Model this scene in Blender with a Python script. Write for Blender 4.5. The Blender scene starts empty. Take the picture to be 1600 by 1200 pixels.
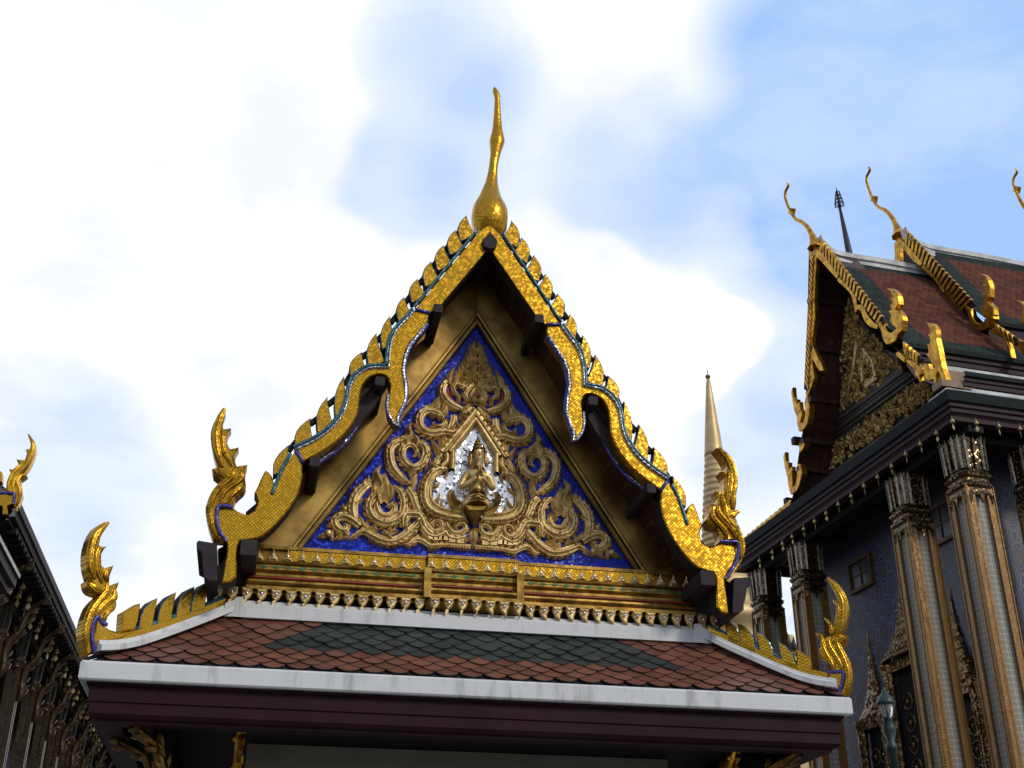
import bpy, bmesh, math, random
from mathutils import Vector, Matrix, noise
from mathutils.geometry import tessellate_polygon
R = math.radians
random.seed(7)
scn = bpy.context.scene
COL = scn.collection

# ------------------------------------------------------------------ camera
FPX, PITCH, YAW, ROLL = 1901.0, R(26.789), R(11.332), R(0.135)
CAM = Vector((-1.8044, 0.0, 1.6))
_f = Vector((math.sin(YAW)*math.cos(PITCH), math.cos(YAW)*math.cos(PITCH), math.sin(PITCH)))
_r = Vector((math.cos(YAW), -math.sin(YAW), 0)); _u = _r.cross(_f)
CR = _r*math.cos(ROLL) + _u*math.sin(ROLL)
CU = -_r*math.sin(ROLL) + _u*math.cos(ROLL)
cd = bpy.data.cameras.new('camera'); cam = bpy.data.objects.new('camera', cd); COL.objects.link(cam)
cd.sensor_width = 36; cd.lens = FPX/1600*36; cd.clip_start = .05; cd.clip_end = 3000
cam.matrix_world = Matrix(((CR.x, CU.x, -_f.x, CAM.x), (CR.y, CU.y, -_f.y, CAM.y), (CR.z, CU.z, -_f.z, CAM.z), (0, 0, 0, 1)))
scn.camera = cam

def ray(x, y):
    return _f + CR*((x-800)/FPX) - CU*((y-600)/FPX)
def on(p, p0, n):
    """point of the photograph carried out onto a real plane (through p0, normal n)"""
    d = ray(*p); return CAM + d*((p0-CAM).dot(n)/d.dot(n))
VY = Vector((0, 1, 0)); VX = Vector((1, 0, 0)); VZ = Vector((0, 0, 1))
def onY(p, Y): return on(p, Vector((0, Y, 0)), VY)

# ------------------------------------------------------------------ light
SUN_TO = Vector((0.46, -0.70, 0.54)).normalized()
SUN_EL = math.asin(SUN_TO.z); SUN_AZ = math.atan2(SUN_TO.x, SUN_TO.y)
sd = bpy.data.lights.new('sun', 'SUN'); sd.energy = 1.45; sd.angle = R(9.0); sd.color = (1, .93, .82)
sun = bpy.data.objects.new('sun', sd); COL.objects.link(sun)
sun.rotation_euler = (-SUN_TO).to_track_quat('-Z', 'Y').to_euler(); sun.location = (20, -20, 40)
scn.view_settings.view_transform = 'Standard'; scn.view_settings.look = 'None'
scn.view_settings.exposure = 0.12; scn.view_settings.gamma = 1.0

def nd(nt, t, **k):
    n = nt.nodes.new(t)
    for a, v in k.items(): setattr(n, a, v)
    return n
def mth(nt, op, a, b=None, c=None, clamp=False):
    n = nd(nt, 'ShaderNodeMath', operation=op, use_clamp=clamp)
    for i, v in enumerate((a, b, c)):
        if v is None: continue
        if isinstance(v, (int, float)): n.inputs[i].default_value = v
        else: nt.links.new(v, n.inputs[i])
    return n.outputs[0]
def vm(nt, op, a, b=None, s=None):
    n = nd(nt, 'ShaderNodeVectorMath', operation=op)
    for i, v in enumerate((a, b)):
        if v is None: continue
        if isinstance(v, (tuple, list, Vector)): n.inputs[i].default_value = tuple(v)
        else: nt.links.new(v, n.inputs[i])
    if s is not None:
        if isinstance(s, (int, float)): n.inputs['Scale'].default_value = s
        else: nt.links.new(s, n.inputs['Scale'])
    return n.outputs['Value' if op in ('DOT_PRODUCT', 'LENGTH', 'DISTANCE') else 'Vector']
def mix(nt, fac, a, b, blend='MIX'):
    n = nd(nt, 'ShaderNodeMix', data_type='RGBA', blend_type=blend)
    for s, v in ((0, fac), (6, a), (7, b)):
        if isinstance(v, (int, float)): n.inputs[s].default_value = v
        elif isinstance(v, (tuple, list)): n.inputs[s].default_value = (*v[:3], 1)
        else: nt.links.new(v, n.inputs[s])
    return n.outputs[2]
def mapr(nt, v, a, b, c=0.0, d=1.0, smooth=True):
    n = nd(nt, 'ShaderNodeMapRange', interpolation_type='SMOOTHSTEP' if smooth else 'LINEAR')
    nt.links.new(v, n.inputs[0])
    for i, x in enumerate((a, b, c, d)): n.inputs[i+1].default_value = x
    return n.outputs[0]
def noi(nt, vec, scale, detail=4, rough=.55, dist=0.0):
    n = nd(nt, 'ShaderNodeTexNoise'); nt.links.new(vec, n.inputs['Vector'])
    n.inputs['Scale'].default_value = scale; n.inputs['Detail'].default_value = detail
    n.inputs['Roughness'].default_value = rough; n.inputs['Distortion'].default_value = dist
    return n.outputs['Fac']

# ------------------------------------------------------------------ sky: Nishita blue with clouds
W = bpy.data.worlds.new('World'); scn.world = W; W.use_nodes = True
nt = W.node_tree; nt.nodes.clear()
out = nd(nt, 'ShaderNodeOutputWorld'); bg = nd(nt, 'ShaderNodeBackground'); nt.links.new(bg.outputs[0], out.inputs[0])
bg.inputs['Strength'].default_value = 0.1
sky = nd(nt, 'ShaderNodeTexSky', sky_type='NISHITA', sun_disc=False); sky.sun_elevation = SUN_EL; sky.sun_rotation = SUN_AZ
sky.air_density = 1.0; sky.dust_density = 0.6; sky.ozone_density = 1.0
gen = nd(nt, 'ShaderNodeTexCoord').outputs['Generated']
sep = nd(nt, 'ShaderNodeSeparateXYZ'); nt.links.new(gen, sep.inputs[0])
zc = mth(nt, 'MAXIMUM', mth(nt, 'ADD', sep.outputs[2], 0.12), 0.05)
cxy = nd(nt, 'ShaderNodeCombineXYZ')
nt.links.new(mth(nt, 'DIVIDE', sep.outputs[0], zc), cxy.inputs[0]); nt.links.new(mth(nt, 'DIVIDE', sep.outputs[1], zc), cxy.inputs[1])
big = noi(nt, cxy.outputs[0], 1.7, 9, .62, .2)
fine = noi(nt, cxy.outputs[0], 5.0, 10, .6, .4)
def patches(lst):
    tot = None
    for px, py, rad, st in lst:
        d = vm(nt, 'DOT_PRODUCT', gen, ray(px, py).normalized())
        a = math.atan(rad/FPX*math.cos(math.atan(math.hypot(px-800, py-600)/FPX)))
        m = mapr(nt, d, math.cos(a*1.25), math.cos(a*.25), 0, st)
        tot = m if tot is None else mth(nt, 'ADD', tot, m)
    return tot
BLUE = [(650, 190, 200, .36), (700, 40, 150, .34), (600, 320, 140, .34), (820, 260, 170, .30), (1010, 280, 150, .40), (1130, 340, 170, .45),
        (1500, 120, 360, .95), (1570, 340, 330, .90), (1330, 400, 190, .5), (1130, 130, 150, .26), (1210, 60, 130, .34), (60, 740, 250, .30), (230, 690, 210, .24),
        (370, 330, 130, .20), (1150, 650, 140, .30), (1210, 720, 140, .34), (1230, 600, 80, .2), (1240, 940, 120, .4), (120, 900, 120, .12)]
CLOUD = [(1050, 480, 170, .7), (1260, 170, 120, .45), (470, 90, 190, .6), (400, 530, 360, .7), (900, 80, 150, .14), (1110, 560, 110, .35), (800, 430, 150, .45), (200, 870, 90, .3), (1150, 850, 70, .3)]
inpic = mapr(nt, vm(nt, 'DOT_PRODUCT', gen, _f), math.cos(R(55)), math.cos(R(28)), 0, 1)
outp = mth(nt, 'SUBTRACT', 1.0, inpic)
tone = mth(nt, 'ADD', patches(BLUE), mth(nt, 'MULTIPLY', outp, .7), clamp=True)
guide = mth(nt, 'SUBTRACT', mth(nt, 'MULTIPLY', tone, 1.75), patches(CLOUD))
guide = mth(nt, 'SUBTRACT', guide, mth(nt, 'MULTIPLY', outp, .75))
billow = nd(nt, 'ShaderNodeTexVoronoi', feature='SMOOTH_F1'); nt.links.new(vm(nt, 'ADD', cxy.outputs[0], vm(nt, 'SCALE', nd(nt, 'ShaderNodeTexNoise').outputs['Color'], s=.25)), billow.inputs['Vector']); billow.inputs['Scale'].default_value = 7
msk = mth(nt, 'ADD', guide, mth(nt, 'MULTIPLY', mth(nt, 'SUBTRACT', fine, .5), 1.5))
msk = mth(nt, 'ADD', msk, mth(nt, 'MULTIPLY', mth(nt, 'SUBTRACT', big, .5), 1.1))
msk = mth(nt, 'ADD', msk, mth(nt, 'MULTIPLY', mth(nt, 'SUBTRACT', billow.outputs['Distance'], .4), .35))
edge = mapr(nt, msk, -.04, .42, 0, 1)
wisp = noi(nt, vm(nt, 'MULTIPLY', cxy.outputs[0], (1.0, 1.3, 1.0)), 2.6, 9, .6, .45)
tone2 = mth(nt, 'MULTIPLY', mth(nt, 'POWER', tone, 1.25), mapr(nt, wisp, .68, .40, .78, 1.05))
blue_f = mth(nt, 'MULTIPLY', edge, tone2)
soft = noi(nt, cxy.outputs[0], 2.6, 5, .5)
shade = mth(nt, 'MULTIPLY_ADD', fine, .55, mth(nt, 'MULTIPLY', soft, .45))
cl = mix(nt, mapr(nt, shade, .38, .56), (8.5, 8.85, 9.5), (10.3, 10.3, 10.4))
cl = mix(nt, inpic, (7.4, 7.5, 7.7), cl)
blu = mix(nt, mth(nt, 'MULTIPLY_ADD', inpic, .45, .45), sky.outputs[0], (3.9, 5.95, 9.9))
skyc = mix(nt, blue_f, cl, blu)
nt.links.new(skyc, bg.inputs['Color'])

# ------------------------------------------------------------------ materials
def mat(name):
    m = bpy.data.materials.new(name); m.use_nodes = True
    nt = m.node_tree; return m, nt, nt.nodes['Principled BSDF']
def setp(nt, b, **k):
    for a, v in k.items():
        s = b.inputs[{'color': 'Base Color', 'metal': 'Metallic', 'rough': 'Roughness', 'spec': 'Specular IOR Level', 'normal': 'Normal', 'coat': 'Coat Weight', 'trans': 'Transmission Weight'}[a]]
        if isinstance(v, (int, float)): s.default_value = v
        elif isinstance(v, (tuple, list)): s.default_value = (*v[:3], 1)
        else: nt.links.new(v, s)
def ocoord(nt): return nd(nt, 'ShaderNodeTexCoord').outputs['Object']
def bump(nt, h, strength=.3, dist=.01):
    n = nd(nt, 'ShaderNodeBump'); n.inputs['Strength'].default_value = strength; n.inputs['Distance'].default_value = dist
    nt.links.new(h, n.inputs['Height']); return n.outputs[0]
def jitter(nt, colorvec, amt):
    g = nd(nt, 'ShaderNodeNewGeometry').outputs['Normal']
    j = vm(nt, 'SCALE', vm(nt, 'SUBTRACT', colorvec, (.5, .5, .5)), s=amt)
    return vm(nt, 'NORMALIZE', vm(nt, 'ADD', g, j))
def cmb(nt, a, b, c=0.0):
    n = nd(nt, 'ShaderNodeCombineXYZ')
    for i, v in enumerate((a, b, c)):
        if isinstance(v, (int, float)): n.inputs[i].default_value = v
        else: nt.links.new(v, n.inputs[i])
    return n.outputs[0]

def mosaic(name, c1, c2, size, joint, jit=.28, metal=1.0, rough=.28, diamond=True, jw=.1, ywt=.7):
    """small glass tiles, each tilted a little differently, with dark joints"""
    m, nt, b = mat(name); o = ocoord(nt)
    s = nd(nt, 'ShaderNodeSeparateXYZ'); nt.links.new(o, s.inputs[0])
    h = mth(nt, 'MULTIPLY_ADD', s.outputs[1], ywt, s.outputs[0])
    if diamond:
        a = mth(nt, 'MULTIPLY', mth(nt, 'ADD', h, s.outputs[2]), .7071/size); c = mth(nt, 'MULTIPLY', mth(nt, 'SUBTRACT', h, s.outputs[2]), .7071/size)
    else:
        a = mth(nt, 'MULTIPLY', h, 1/size); c = mth(nt, 'MULTIPLY', s.outputs[2], 1/size)
    fa = mth(nt, 'ABSOLUTE', mth(nt, 'SUBTRACT', mth(nt, 'FRACT', a), .5)); fc = mth(nt, 'ABSOLUTE', mth(nt, 'SUBTRACT', mth(nt, 'FRACT', c), .5))
    edge = mapr(nt, mth(nt, 'MAXIMUM', fa, fc), .5-jw*1.6, .5-jw*.4, 0, 1)
    wn = nd(nt, 'ShaderNodeTexWhiteNoise', noise_dimensions='3D'); nt.links.new(cmb(nt, mth(nt, 'FLOOR', a), mth(nt, 'FLOOR', c)), wn.inputs[0])
    big = noi(nt, o, 5.0, 4)
    f = mth(nt, 'MULTIPLY_ADD', wn.outputs[0], .55, mth(nt, 'MULTIPLY', big, .6))
    col = mix(nt, mth(nt, 'MULTIPLY', f, 1.0, clamp=True), c1, c2)
    setp(nt, b, color=mix(nt, edge, col, joint), metal=mth(nt, 'MULTIPLY', mth(nt, 'SUBTRACT', 1.0, mth(nt, 'MULTIPLY', edge, .6)), metal), rough=rough, normal=jitter(nt, wn.outputs[1], jit))
    return m
GOLD_MOSAIC = mosaic('gold mosaic', (.54, .26, .008), (.76, .41, .016), .0225, (.17, .075, .006), jit=.12)
GOLD_MOSAIC_FINE = mosaic('fine gold mosaic', (.50, .24, .01), (.74, .40, .02), .021, (.16, .07, .008), jit=.14)
TEAL = mosaic('teal glass edging', (.015, .085, .115), (.04, .18, .23), .03, (.02, .05, .06), metal=.3, rough=.25)
VIOLET = mosaic('violet glass edging', (.04, .035, .26), (.10, .09, .42), .03, (.03, .03, .08), metal=.3, rough=.25)
WHITE_STRIPE = mosaic('white glass edging', (.55, .57, .62), (.9, .9, .9), .035, (.10, .10, .16), metal=.5, rough=.2, diamond=False, jw=.14)

def voro_glass(name, cols, scale, jit, metal, rough, dark=(.01, .01, .05), edgew=.08, spec=.5):
    m, nt, b = mat(name); o = ocoord(nt)
    v = nd(nt, 'ShaderNodeTexVoronoi', feature='F1'); nt.links.new(o, v.inputs['Vector']); v.inputs['Scale'].default_value = scale
    e = nd(nt, 'ShaderNodeTexVoronoi', feature='DISTANCE_TO_EDGE'); nt.links.new(o, e.inputs['Vector']); e.inputs['Scale'].default_value = scale
    s = nd(nt, 'ShaderNodeSeparateColor'); nt.links.new(v.outputs['Color'], s.inputs[0])
    r = nd(nt, 'ShaderNodeValToRGB'); nt.links.new(s.outputs[0], r.inputs[0]); r.color_ramp.interpolation = 'CONSTANT'
    el = r.color_ramp.elements
    while len(el) < len(cols): el.new(.5)
    for i, (p, c) in enumerate(cols): el[i].position = p; el[i].color = (*c, 1)
    ed = mapr(nt, e.outputs[0], edgew*.3, edgew, 1, 0)
    setp(nt, b, color=mix(nt, ed, r.outputs[0], dark), metal=metal, rough=rough, spec=spec, normal=jitter(nt, v.outputs['Color'], jit))
    return m
BLUE_MOSAIC = voro_glass('blue glass mosaic', [(0, (.001, .008, .22)), (.25, (.002, .014, .42)), (.55, (.003, .028, .66)), (.85, (.01, .07, .9))], 46, .30, .0, .3, spec=.22)
MIRROR_MOSAIC = voro_glass('mirror mosaic', [(0, (.08, .09, .11)), (.12, (.97, .97, .97)), (.6, (.92, .93, .94)), (.93, (.35, .37, .40))], 46, .5, .4, .15, (.45, .45, .47), .035)

def gold(name, c1, c2, rough=.38, nscale=9, bstr=.25, metal=.95, bscale=60):
    m, nt, b = mat(name); o = ocoord(nt)
    n1 = noi(nt, o, nscale, 6, .6); n2 = noi(nt, o, bscale, 4)
    f = mapr(nt, n1, .32, .68)
    setp(nt, b, color=mix(nt, f, c1, c2), metal=metal, rough=mth(nt, 'MULTIPLY_ADD', n2, .25, rough-.1), normal=bump(nt, n2, bstr, .006))
    return m
GOLD_CARVED = gold('carved gilded wood', (.42, .27, .09), (.80, .59, .26), .46, 12, .6, .68, 42)
GOLD_FRAME = gold('old gold leaf', (.15, .085, .024), (.43, .265, .072), .33, 2.6, .06)
GOLD_DARK = gold('dull gold', (.16, .09, .02), (.40, .24, .055), .4)
GOLD_BRIGHT = gold('bright gilding', (.45, .22, .015), (.85, .50, .05), .3)
GOLD_PALE = gold('pale gold plate', (.48, .33, .145), (.60, .45, .22), .5, 2.0, .05, .55)

def plain(name, c, rough=.6, var=.25, nscale=6, spec=.5, metal=0, bstr=.1):
    m, nt, b = mat(name); o = ocoord(nt); n = noi(nt, o, nscale, 6, .6)
    c2 = tuple(x*(1-var) for x in c); c1 = tuple(min(1, x*(1+var*.6)) for x in c)
    setp(nt, b, color=mix(nt, mapr(nt, n, .3, .7), c2, c1), rough=rough, spec=spec, metal=metal, normal=bump(nt, noi(nt, o, nscale*8, 3), bstr, .01))
    return m
WOOD_DARK = plain('dark painted wood', (.030, .021, .023), .7, .25, 6, .25)
WOOD_BLACK = plain('black lacquer wood', (.010, .008, .008), .7, .25, 6, .2)
MAROON = plain('maroon painted eave board', (.022, .0068, .0095), .55, .3, 3, .12)
MAROON_DARK = plain('deep maroon board', (.022, .008, .011), .6, .2, 3, .25)
RED = plain('red lacquer', (.30, .022, .015), .5)
GREEN = plain('green glass', (.03, .16, .05), .25)
WALL = plain('grey beige plaster', (.23, .21, .175), .85, .15, 2)
CRYSTAL = plain('crystal bead', (.85, .85, .88), .1, .05, 6, .8, .7)

m, nt, b = mat('white plaster'); o = ocoord(nt)
sp = nd(nt, 'ShaderNodeSeparateXYZ'); nt.links.new(o, sp.inputs[0])
st = noi(nt, cmb(nt, mth(nt, 'MULTIPLY', sp.outputs[0], 9), mth(nt, 'MULTIPLY', sp.outputs[1], 9), mth(nt, 'MULTIPLY', sp.outputs[2], 1.2)), 1.0, 6, .65)
bl = noi(nt, o, 2.3, 5, .6)
crk = nd(nt, 'ShaderNodeTexVoronoi', feature='DISTANCE_TO_EDGE'); nt.links.new(vm(nt, 'ADD', o, vm(nt, 'SCALE', nd(nt, 'ShaderNodeTexNoise').outputs['Color'], s=.1)), crk.inputs['Vector']); crk.inputs['Scale'].default_value = 1.3
c0 = mix(nt, mapr(nt, st, .48, .75), (.60, .60, .59), (.33, .33, .315))
c0 = mix(nt, mapr(nt, bl, .45, .7, 0, .6), c0, (.52, .52, .515))
c0 = mix(nt, mapr(nt, crk.outputs[0], .0015, .004, .14, 0), c0, (.2, .2, .2))
setp(nt, b, color=c0, rough=.75, normal=bump(nt, noi(nt, o, 30, 4), .12, .01)); WHITE = m

def tile_mat(name, c, var, rough=.42):
    m, nt, b = mat(name); o = ocoord(nt)
    at = nd(nt, 'ShaderNodeAttribute', attribute_name='tone')
    n = noi(nt, o, 11, 6, .65)
    col = mix(nt, at.outputs['Fac'], tuple(x*(1-var) for x in c), tuple(x*(1+var) for x in c))
    col = mix(nt, mapr(nt, n, .5, .78, 0, .5), col, tuple(x*.45+.015 for x in c))
    setp(nt, b, color=col, rough=rough, normal=bump(nt, noi(nt, o, 70, 3), .15, .006)); return m
TILE_RED = tile_mat('red glazed tile', (.150, .055, .033), .26)
TILE_DARK = tile_mat('dark green black tile', (.026, .033, .031), .3)
TILE_SIDE = plain('dark tile joint', (.012, .010, .010), .8)

m, nt, b = mat('stencilled maroon soffit'); o = ocoord(nt)
v = nd(nt, 'ShaderNodeTexVoronoi', feature='F1'); nt.links.new(o, v.inputs['Vector']); v.inputs['Scale'].default_value = 13; v.inputs['Randomness'].default_value = .25
dots = mapr(nt, v.outputs['Distance'], .12, .26, 1, 0)
setp(nt, b, color=mix(nt, dots, (.032, .011, .008), (.26, .13, .04)), rough=.55); SOFFIT = m

# ------------------------------------------------------------------ mesh building
class MB:
    def __init__(s): s.v = []; s.f = []; s.m = []; s.t = []; s.sm = []
    def face(s, idx, mi=0, tone=.5, sm=False): s.f.append(idx); s.m.append(mi); s.t.append(tone); s.sm.append(sm)
    def pts(s, ps): i = len(s.v); s.v += [Vector(p) for p in ps]; return list(range(i, i+len(ps)))
    def grid(s, rows, mi=0, closed=False, sm=True, capa=False, capb=False, tone=.5):
        ids = [s.pts(r) for r in rows]; n = len(rows[0])
        for a, b in zip(ids, ids[1:]):
            for k in range(n if closed else n-1):
                s.face([a[k], a[(k+1) % n], b[(k+1) % n], b[k]], mi, tone, sm)
        if capa: s.face(ids[0][::-1], mi, tone)
        if capb: s.face(ids[-1], mi, tone)
    def box(s, c, d, ax=None, mi=0):
        c = Vector(c); X, Y, Z = ax or (VX, VY, VZ); hx, hy, hz = (Vector(X)*d[0]/2, Vector(Y)*d[1]/2, Vector(Z)*d[2]/2)
        i = s.pts([c-hx-hy-hz, c+hx-hy-hz, c+hx+hy-hz, c-hx+hy-hz, c-hx-hy+hz, c+hx-hy+hz, c+hx+hy+hz, c-hx+hy+hz])
        for q in ((3, 2, 1, 0), (4, 5, 6, 7), (0, 1, 5, 4), (1, 2, 6, 5), (2, 3, 7, 6), (3, 0, 4, 7)): s.face([i[k] for k in q], mi)
    def poly(s, ps, mi=0, flip=False):
        ids = s.pts(ps)
        for t in tessellate_polygon([[Vector(p) for p in ps]]):
            s.face([ids[k] for k in (t if not flip else t[::-1])], mi)
        return ids
    def slab(s, ps, n, depth, mf=0, ms=None, ch=0.0, mc=None, back=True):
        """outline ps in a plane facing n (towards the viewer), thickness depth behind it, chamfer ch on the front rim"""
        n = Vector(n).normalized(); ps = [Vector(p) for p in ps]; ms = mf if ms is None else ms; mc = ms if mc is None else mc
        N = len(ps)
        area = sum(((ps[i]-ps[0]).cross(ps[(i+1) % N]-ps[0])).dot(n) for i in range(N))
        if area < 0: ps = ps[::-1]
        front = ps
        if ch > 0:
            front = []
            for i in range(N):
                a = (ps[i]-ps[i-1]); b = (ps[(i+1) % N]-ps[i])
                a = a.normalized() if a.length > 1e-9 else b.normalized(); b = b.normalized() if b.length > 1e-9 else a
                na = n.cross(a); nb = n.cross(b); k = na+nb
                k = k.normalized() if k.length > 1e-4 else na
                front.append(ps[i]+k*ch*min(1.6, 1/max(.5, k.dot(na))))
        self_f = s.pts(front)
        tess = tessellate_polygon([front])
        for t in tess:
            t = list(t)
            if ((front[t[1]]-front[t[0]]).cross(front[t[2]]-front[t[0]])).dot(n) < 0: t = t[::-1]
            s.face([self_f[k] for k in t], mf)
        ring = self_f
        if ch > 0:
            rim = s.pts([p-n*ch for p in ps])
            for i in range(N): s.face([ring[i], rim[i], rim[(i+1) % N], ring[(i+1) % N]], mc)
            ring = rim
        bk = s.pts([p-n*depth for p in ps])
        for i in range(N): s.face([ring[i], bk[i], bk[(i+1) % N], ring[(i+1) % N]], ms)
        if back:
            for t in tessellate_polygon([ps]):
                t = list(t)
                if ((ps[t[1]]-ps[t[0]]).cross(ps[t[2]]-ps[t[0]])).dot(n) > 0: t = t[::-1]
                s.face([bk[k] for k in t], ms)
    def tube(s, ps, r, n=6, mi=0, cap=True):
        ps = [Vector(p) for p in ps]; rows = []
        up = None
        for i, p in enumerate(ps):
            t = (ps[min(i+1, len(ps)-1)]-ps[max(i-1, 0)]).normalized()
            if up is None: up = t.orthogonal().normalized()
            up = (up-t*up.dot(t)); up = up.normalized() if up.length > 1e-5 else t.orthogonal().normalized()
            w = t.cross(up); rr = r[i] if isinstance(r, (list, tuple)) else r
            rows.append([p+(up*math.cos(2*math.pi*k/n)+w*math.sin(2*math.pi*k/n))*rr for k in range(n)])
        s.grid(rows, mi, True, True, cap, cap)
    CARV = [(-1, 0), (-.95, .55), (-.74, .82), (-.52, .42), (-.30, .92), (0, 1.05), (.30, .92), (.52, .42), (.74, .82), (.95, .55), (1, 0)]
    PROF = [(-1, 0), (-.92, .5), (-.68, .92), (-.42, .62), (-.22, .95), (0, 1.05), (.22, .95), (.42, .62), (.68, .92), (.92, .5), (1, 0)]
    ROUND = [(-1, 0), (-.85, .55), (-.45, .9), (0, 1), (.45, .9), (.85, .55), (1, 0)]
    LEAFP = [(-1, 0), (-.8, .5), (-.4, .55), (-.12, .8), (0, 1.05), (.12, .8), (.4, .55), (.8, .5), (1, 0)]
    def ribbon(s, ps, ws, n, h, mi=0, prof=None, samp=5, base=0.0, serr=0.0):
        """swept raised moulding in the plane facing n: points, widths, relief height"""
        n = Vector(n).normalized(); prof = prof or MB.PROF
        P, Wd = spline(ps, ws, samp); rows = []
        for i, p in enumerate(P):
            t = (P[min(i+1, len(P)-1)]-P[max(i-1, 0)]); t = t.normalized() if t.length > 1e-9 else VX
            sd = n.cross(t).normalized(); w = Wd[i]*.5*(1+serr*(((i*.5) % 1)-.25)*2); hh = h*min(1, .35+Wd[i]/max(1e-6, max(Wd))*.75)
            rows.append([p+n*base] [:0]+[p+sd*(a*w)+n*(base+b*hh) for a, b in prof])
        s.grid(rows, mi)
    def lathe(s, c, prof, n=16, mi=0, ax=None, sq=0.0, cap=True):
        c = Vector(c); X, Y, Z = ax or (VX, VY, VZ); rows = []
        for r, z in prof:
            row = []
            for k in range(n):
                a = 2*math.pi*(k+.5)/n; q = 1.0
                row.append(c+Vector(X)*(r*q*math.cos(a))+Vector(Y)*(r*q*math.sin(a))+Vector(Z)*z)
            rows.append(row)
        s.grid(rows, mi, True, sq == 0, cap, cap)
    def ball(s, c, r, n=8, mi=0, sc=(1, 1, 1)):
        c = Vector(c); rows = []
        for i in range(n//2+1):
            a = math.pi*i/(n//2); rows.append([c+Vector((r*sc[0]*math.sin(a)*math.cos(2*math.pi*k/n), r*sc[1]*math.sin(a)*math.sin(2*math.pi*k/n), -r*sc[2]*math.cos(a))) for k in range(n)])
        s.grid(rows, mi, True)
    def merge(s, o, fn=None):
        k = len(s.v); s.v += [fn(p) if fn else p.copy() for p in o.v]
        s.f += [[i+k for i in f] for f in o.f]; s.m += o.m; s.t += o.t; s.sm += o.sm
    def mirrored(s, fn):
        o = MB(); o.v = [fn(p) for p in s.v]; o.f = [f[::-1] for f in s.f]; o.m = list(s.m); o.t = list(s.t); o.sm = list(s.sm); return o
    def build(s, name, mats, parent=None, loc=None):
        me = bpy.data.meshes.new(name); org = Vector(loc) if loc is not None else (root_loc(parent) if parent else Vector((0, 0, 0)))
        me.from_pydata([tuple(p-org) for p in s.v], [], s.f)
        for m in (mats if isinstance(mats, (list, tuple)) else [mats]): me.materials.append(m)
        me.polygons.foreach_set('material_index', s.m); me.polygons.foreach_set('use_smooth', s.sm)
        at = me.attributes.new('tone', 'FLOAT', 'FACE'); at.data.foreach_set('value', s.t)
        me.update()
        o = bpy.data.objects.new(name, me); COL.objects.link(o)
        if parent: o.parent = parent
        elif loc is not None: o.location = loc
        return o
def root_loc(o):
    p = Vector((0, 0, 0))
    while o: p = p+Vector(o.location); o = o.parent
    return p
def spline(ps, ws, samp):
    ps = [Vector(p) for p in ps]; n = len(ps); P = []; Wd = []
    if not isinstance(ws, (list, tuple)): ws = [ws]*n
    for i in range(n-1):
        p0, p1, p2, p3 = ps[max(i-1, 0)], ps[i], ps[i+1], ps[min(i+2, n-1)]
        for k in range(samp):
            t = k/samp; t2 = t*t; t3 = t2*t
            P.append(.5*((2*p1)+(p2-p0)*t+(2*p0-5*p1+4*p2-p3)*t2+(3*p1-p0-3*p2+p3)*t3)); Wd.append(ws[i]*(1-t)+ws[i+1]*t)
    P.append(ps[-1]); Wd.append(ws[-1]); return P, Wd
def smooth_poly(ps, samp=3, sharp=50):
    """closed outline: smooth where it bends gently, keep the sharp corners"""
    ps = [Vector(p) for p in ps]; n = len(ps); out = []
    cor = []
    for i in range(n):
        a = ps[i]-ps[i-1]; b = ps[(i+1) % n]-ps[i]; cor.append(a.length < 1e-9 or b.length < 1e-9 or a.angle(b) > R(sharp))
    for i in range(n):
        p1, p2 = ps[i], ps[(i+1) % n]; p0 = p1 if cor[i] else ps[i-1]; p3 = p2 if cor[(i+1) % n] else ps[(i+2) % n]
        for k in range(samp):
            t = k/samp; t2 = t*t; t3 = t2*t
            out.append(.5*((2*p1)+(p2-p0)*t+(2*p0-5*p1+4*p2-p3)*t2+(3*p1-p0-3*p2+p3)*t3))
    return out
def thing(name, label, cat, loc=(0, 0, 0), group=None):
    o = bpy.data.objects.new(name, None); COL.objects.link(o); o.location = loc; o.empty_display_size = .3
    o['label'] = label; o['category'] = cat
    if group: o['group'] = group
    return o
def tag(o, label, cat, group=None):
    o['label'] = label; o['category'] = cat
    if group: o['group'] = group
    return o
def off(p, dx, dy): return (p[0]+dx, p[1]+dy)
def zoom(org, sc, pts): return [(org[0]+x/sc, org[1]+y/sc) for x, y in pts]
# ================================================================== ground
g = MB(); g.face(g.pts([(-900, -900, 0), (900, -900, 0), (900, 900, 0), (-900, 900, 0)]))
m, nt, b = mat('grey stone paving'); o = ocoord(nt)
bk = nd(nt, 'ShaderNodeTexBrick'); nt.links.new(o, bk.inputs['Vector']); bk.inputs['Scale'].default_value = 1.2
bk.inputs['Color1'].default_value = (.13, .12, .105, 1); bk.inputs['Color2'].default_value = (.10, .093, .085, 1); bk.inputs['Mortar'].default_value = (.05, .047, .043, 1); bk.inputs['Mortar Size'].default_value = .012
setp(nt, b, color=bk.outputs['Color'], rough=.8)
o = g.build('ground', m); o['kind'] = 'structure'

# ================================================================== the pavilion
YF, YB, YP = 10.0, 10.19, 10.92           # eave front, bargeboards, pediment
BACK = 15.2
PAV = thing('pavilion', 'golden pavilion in the middle with blue mosaic pediment and white edged tile eaves', 'pavilion', (0, 12.6, 0))
MX = lambda p: Vector((-p.x, p.y, p.z))
def pb(*p): return onY(p, YB)
def pp(*p): return onY(p, YP)

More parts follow.
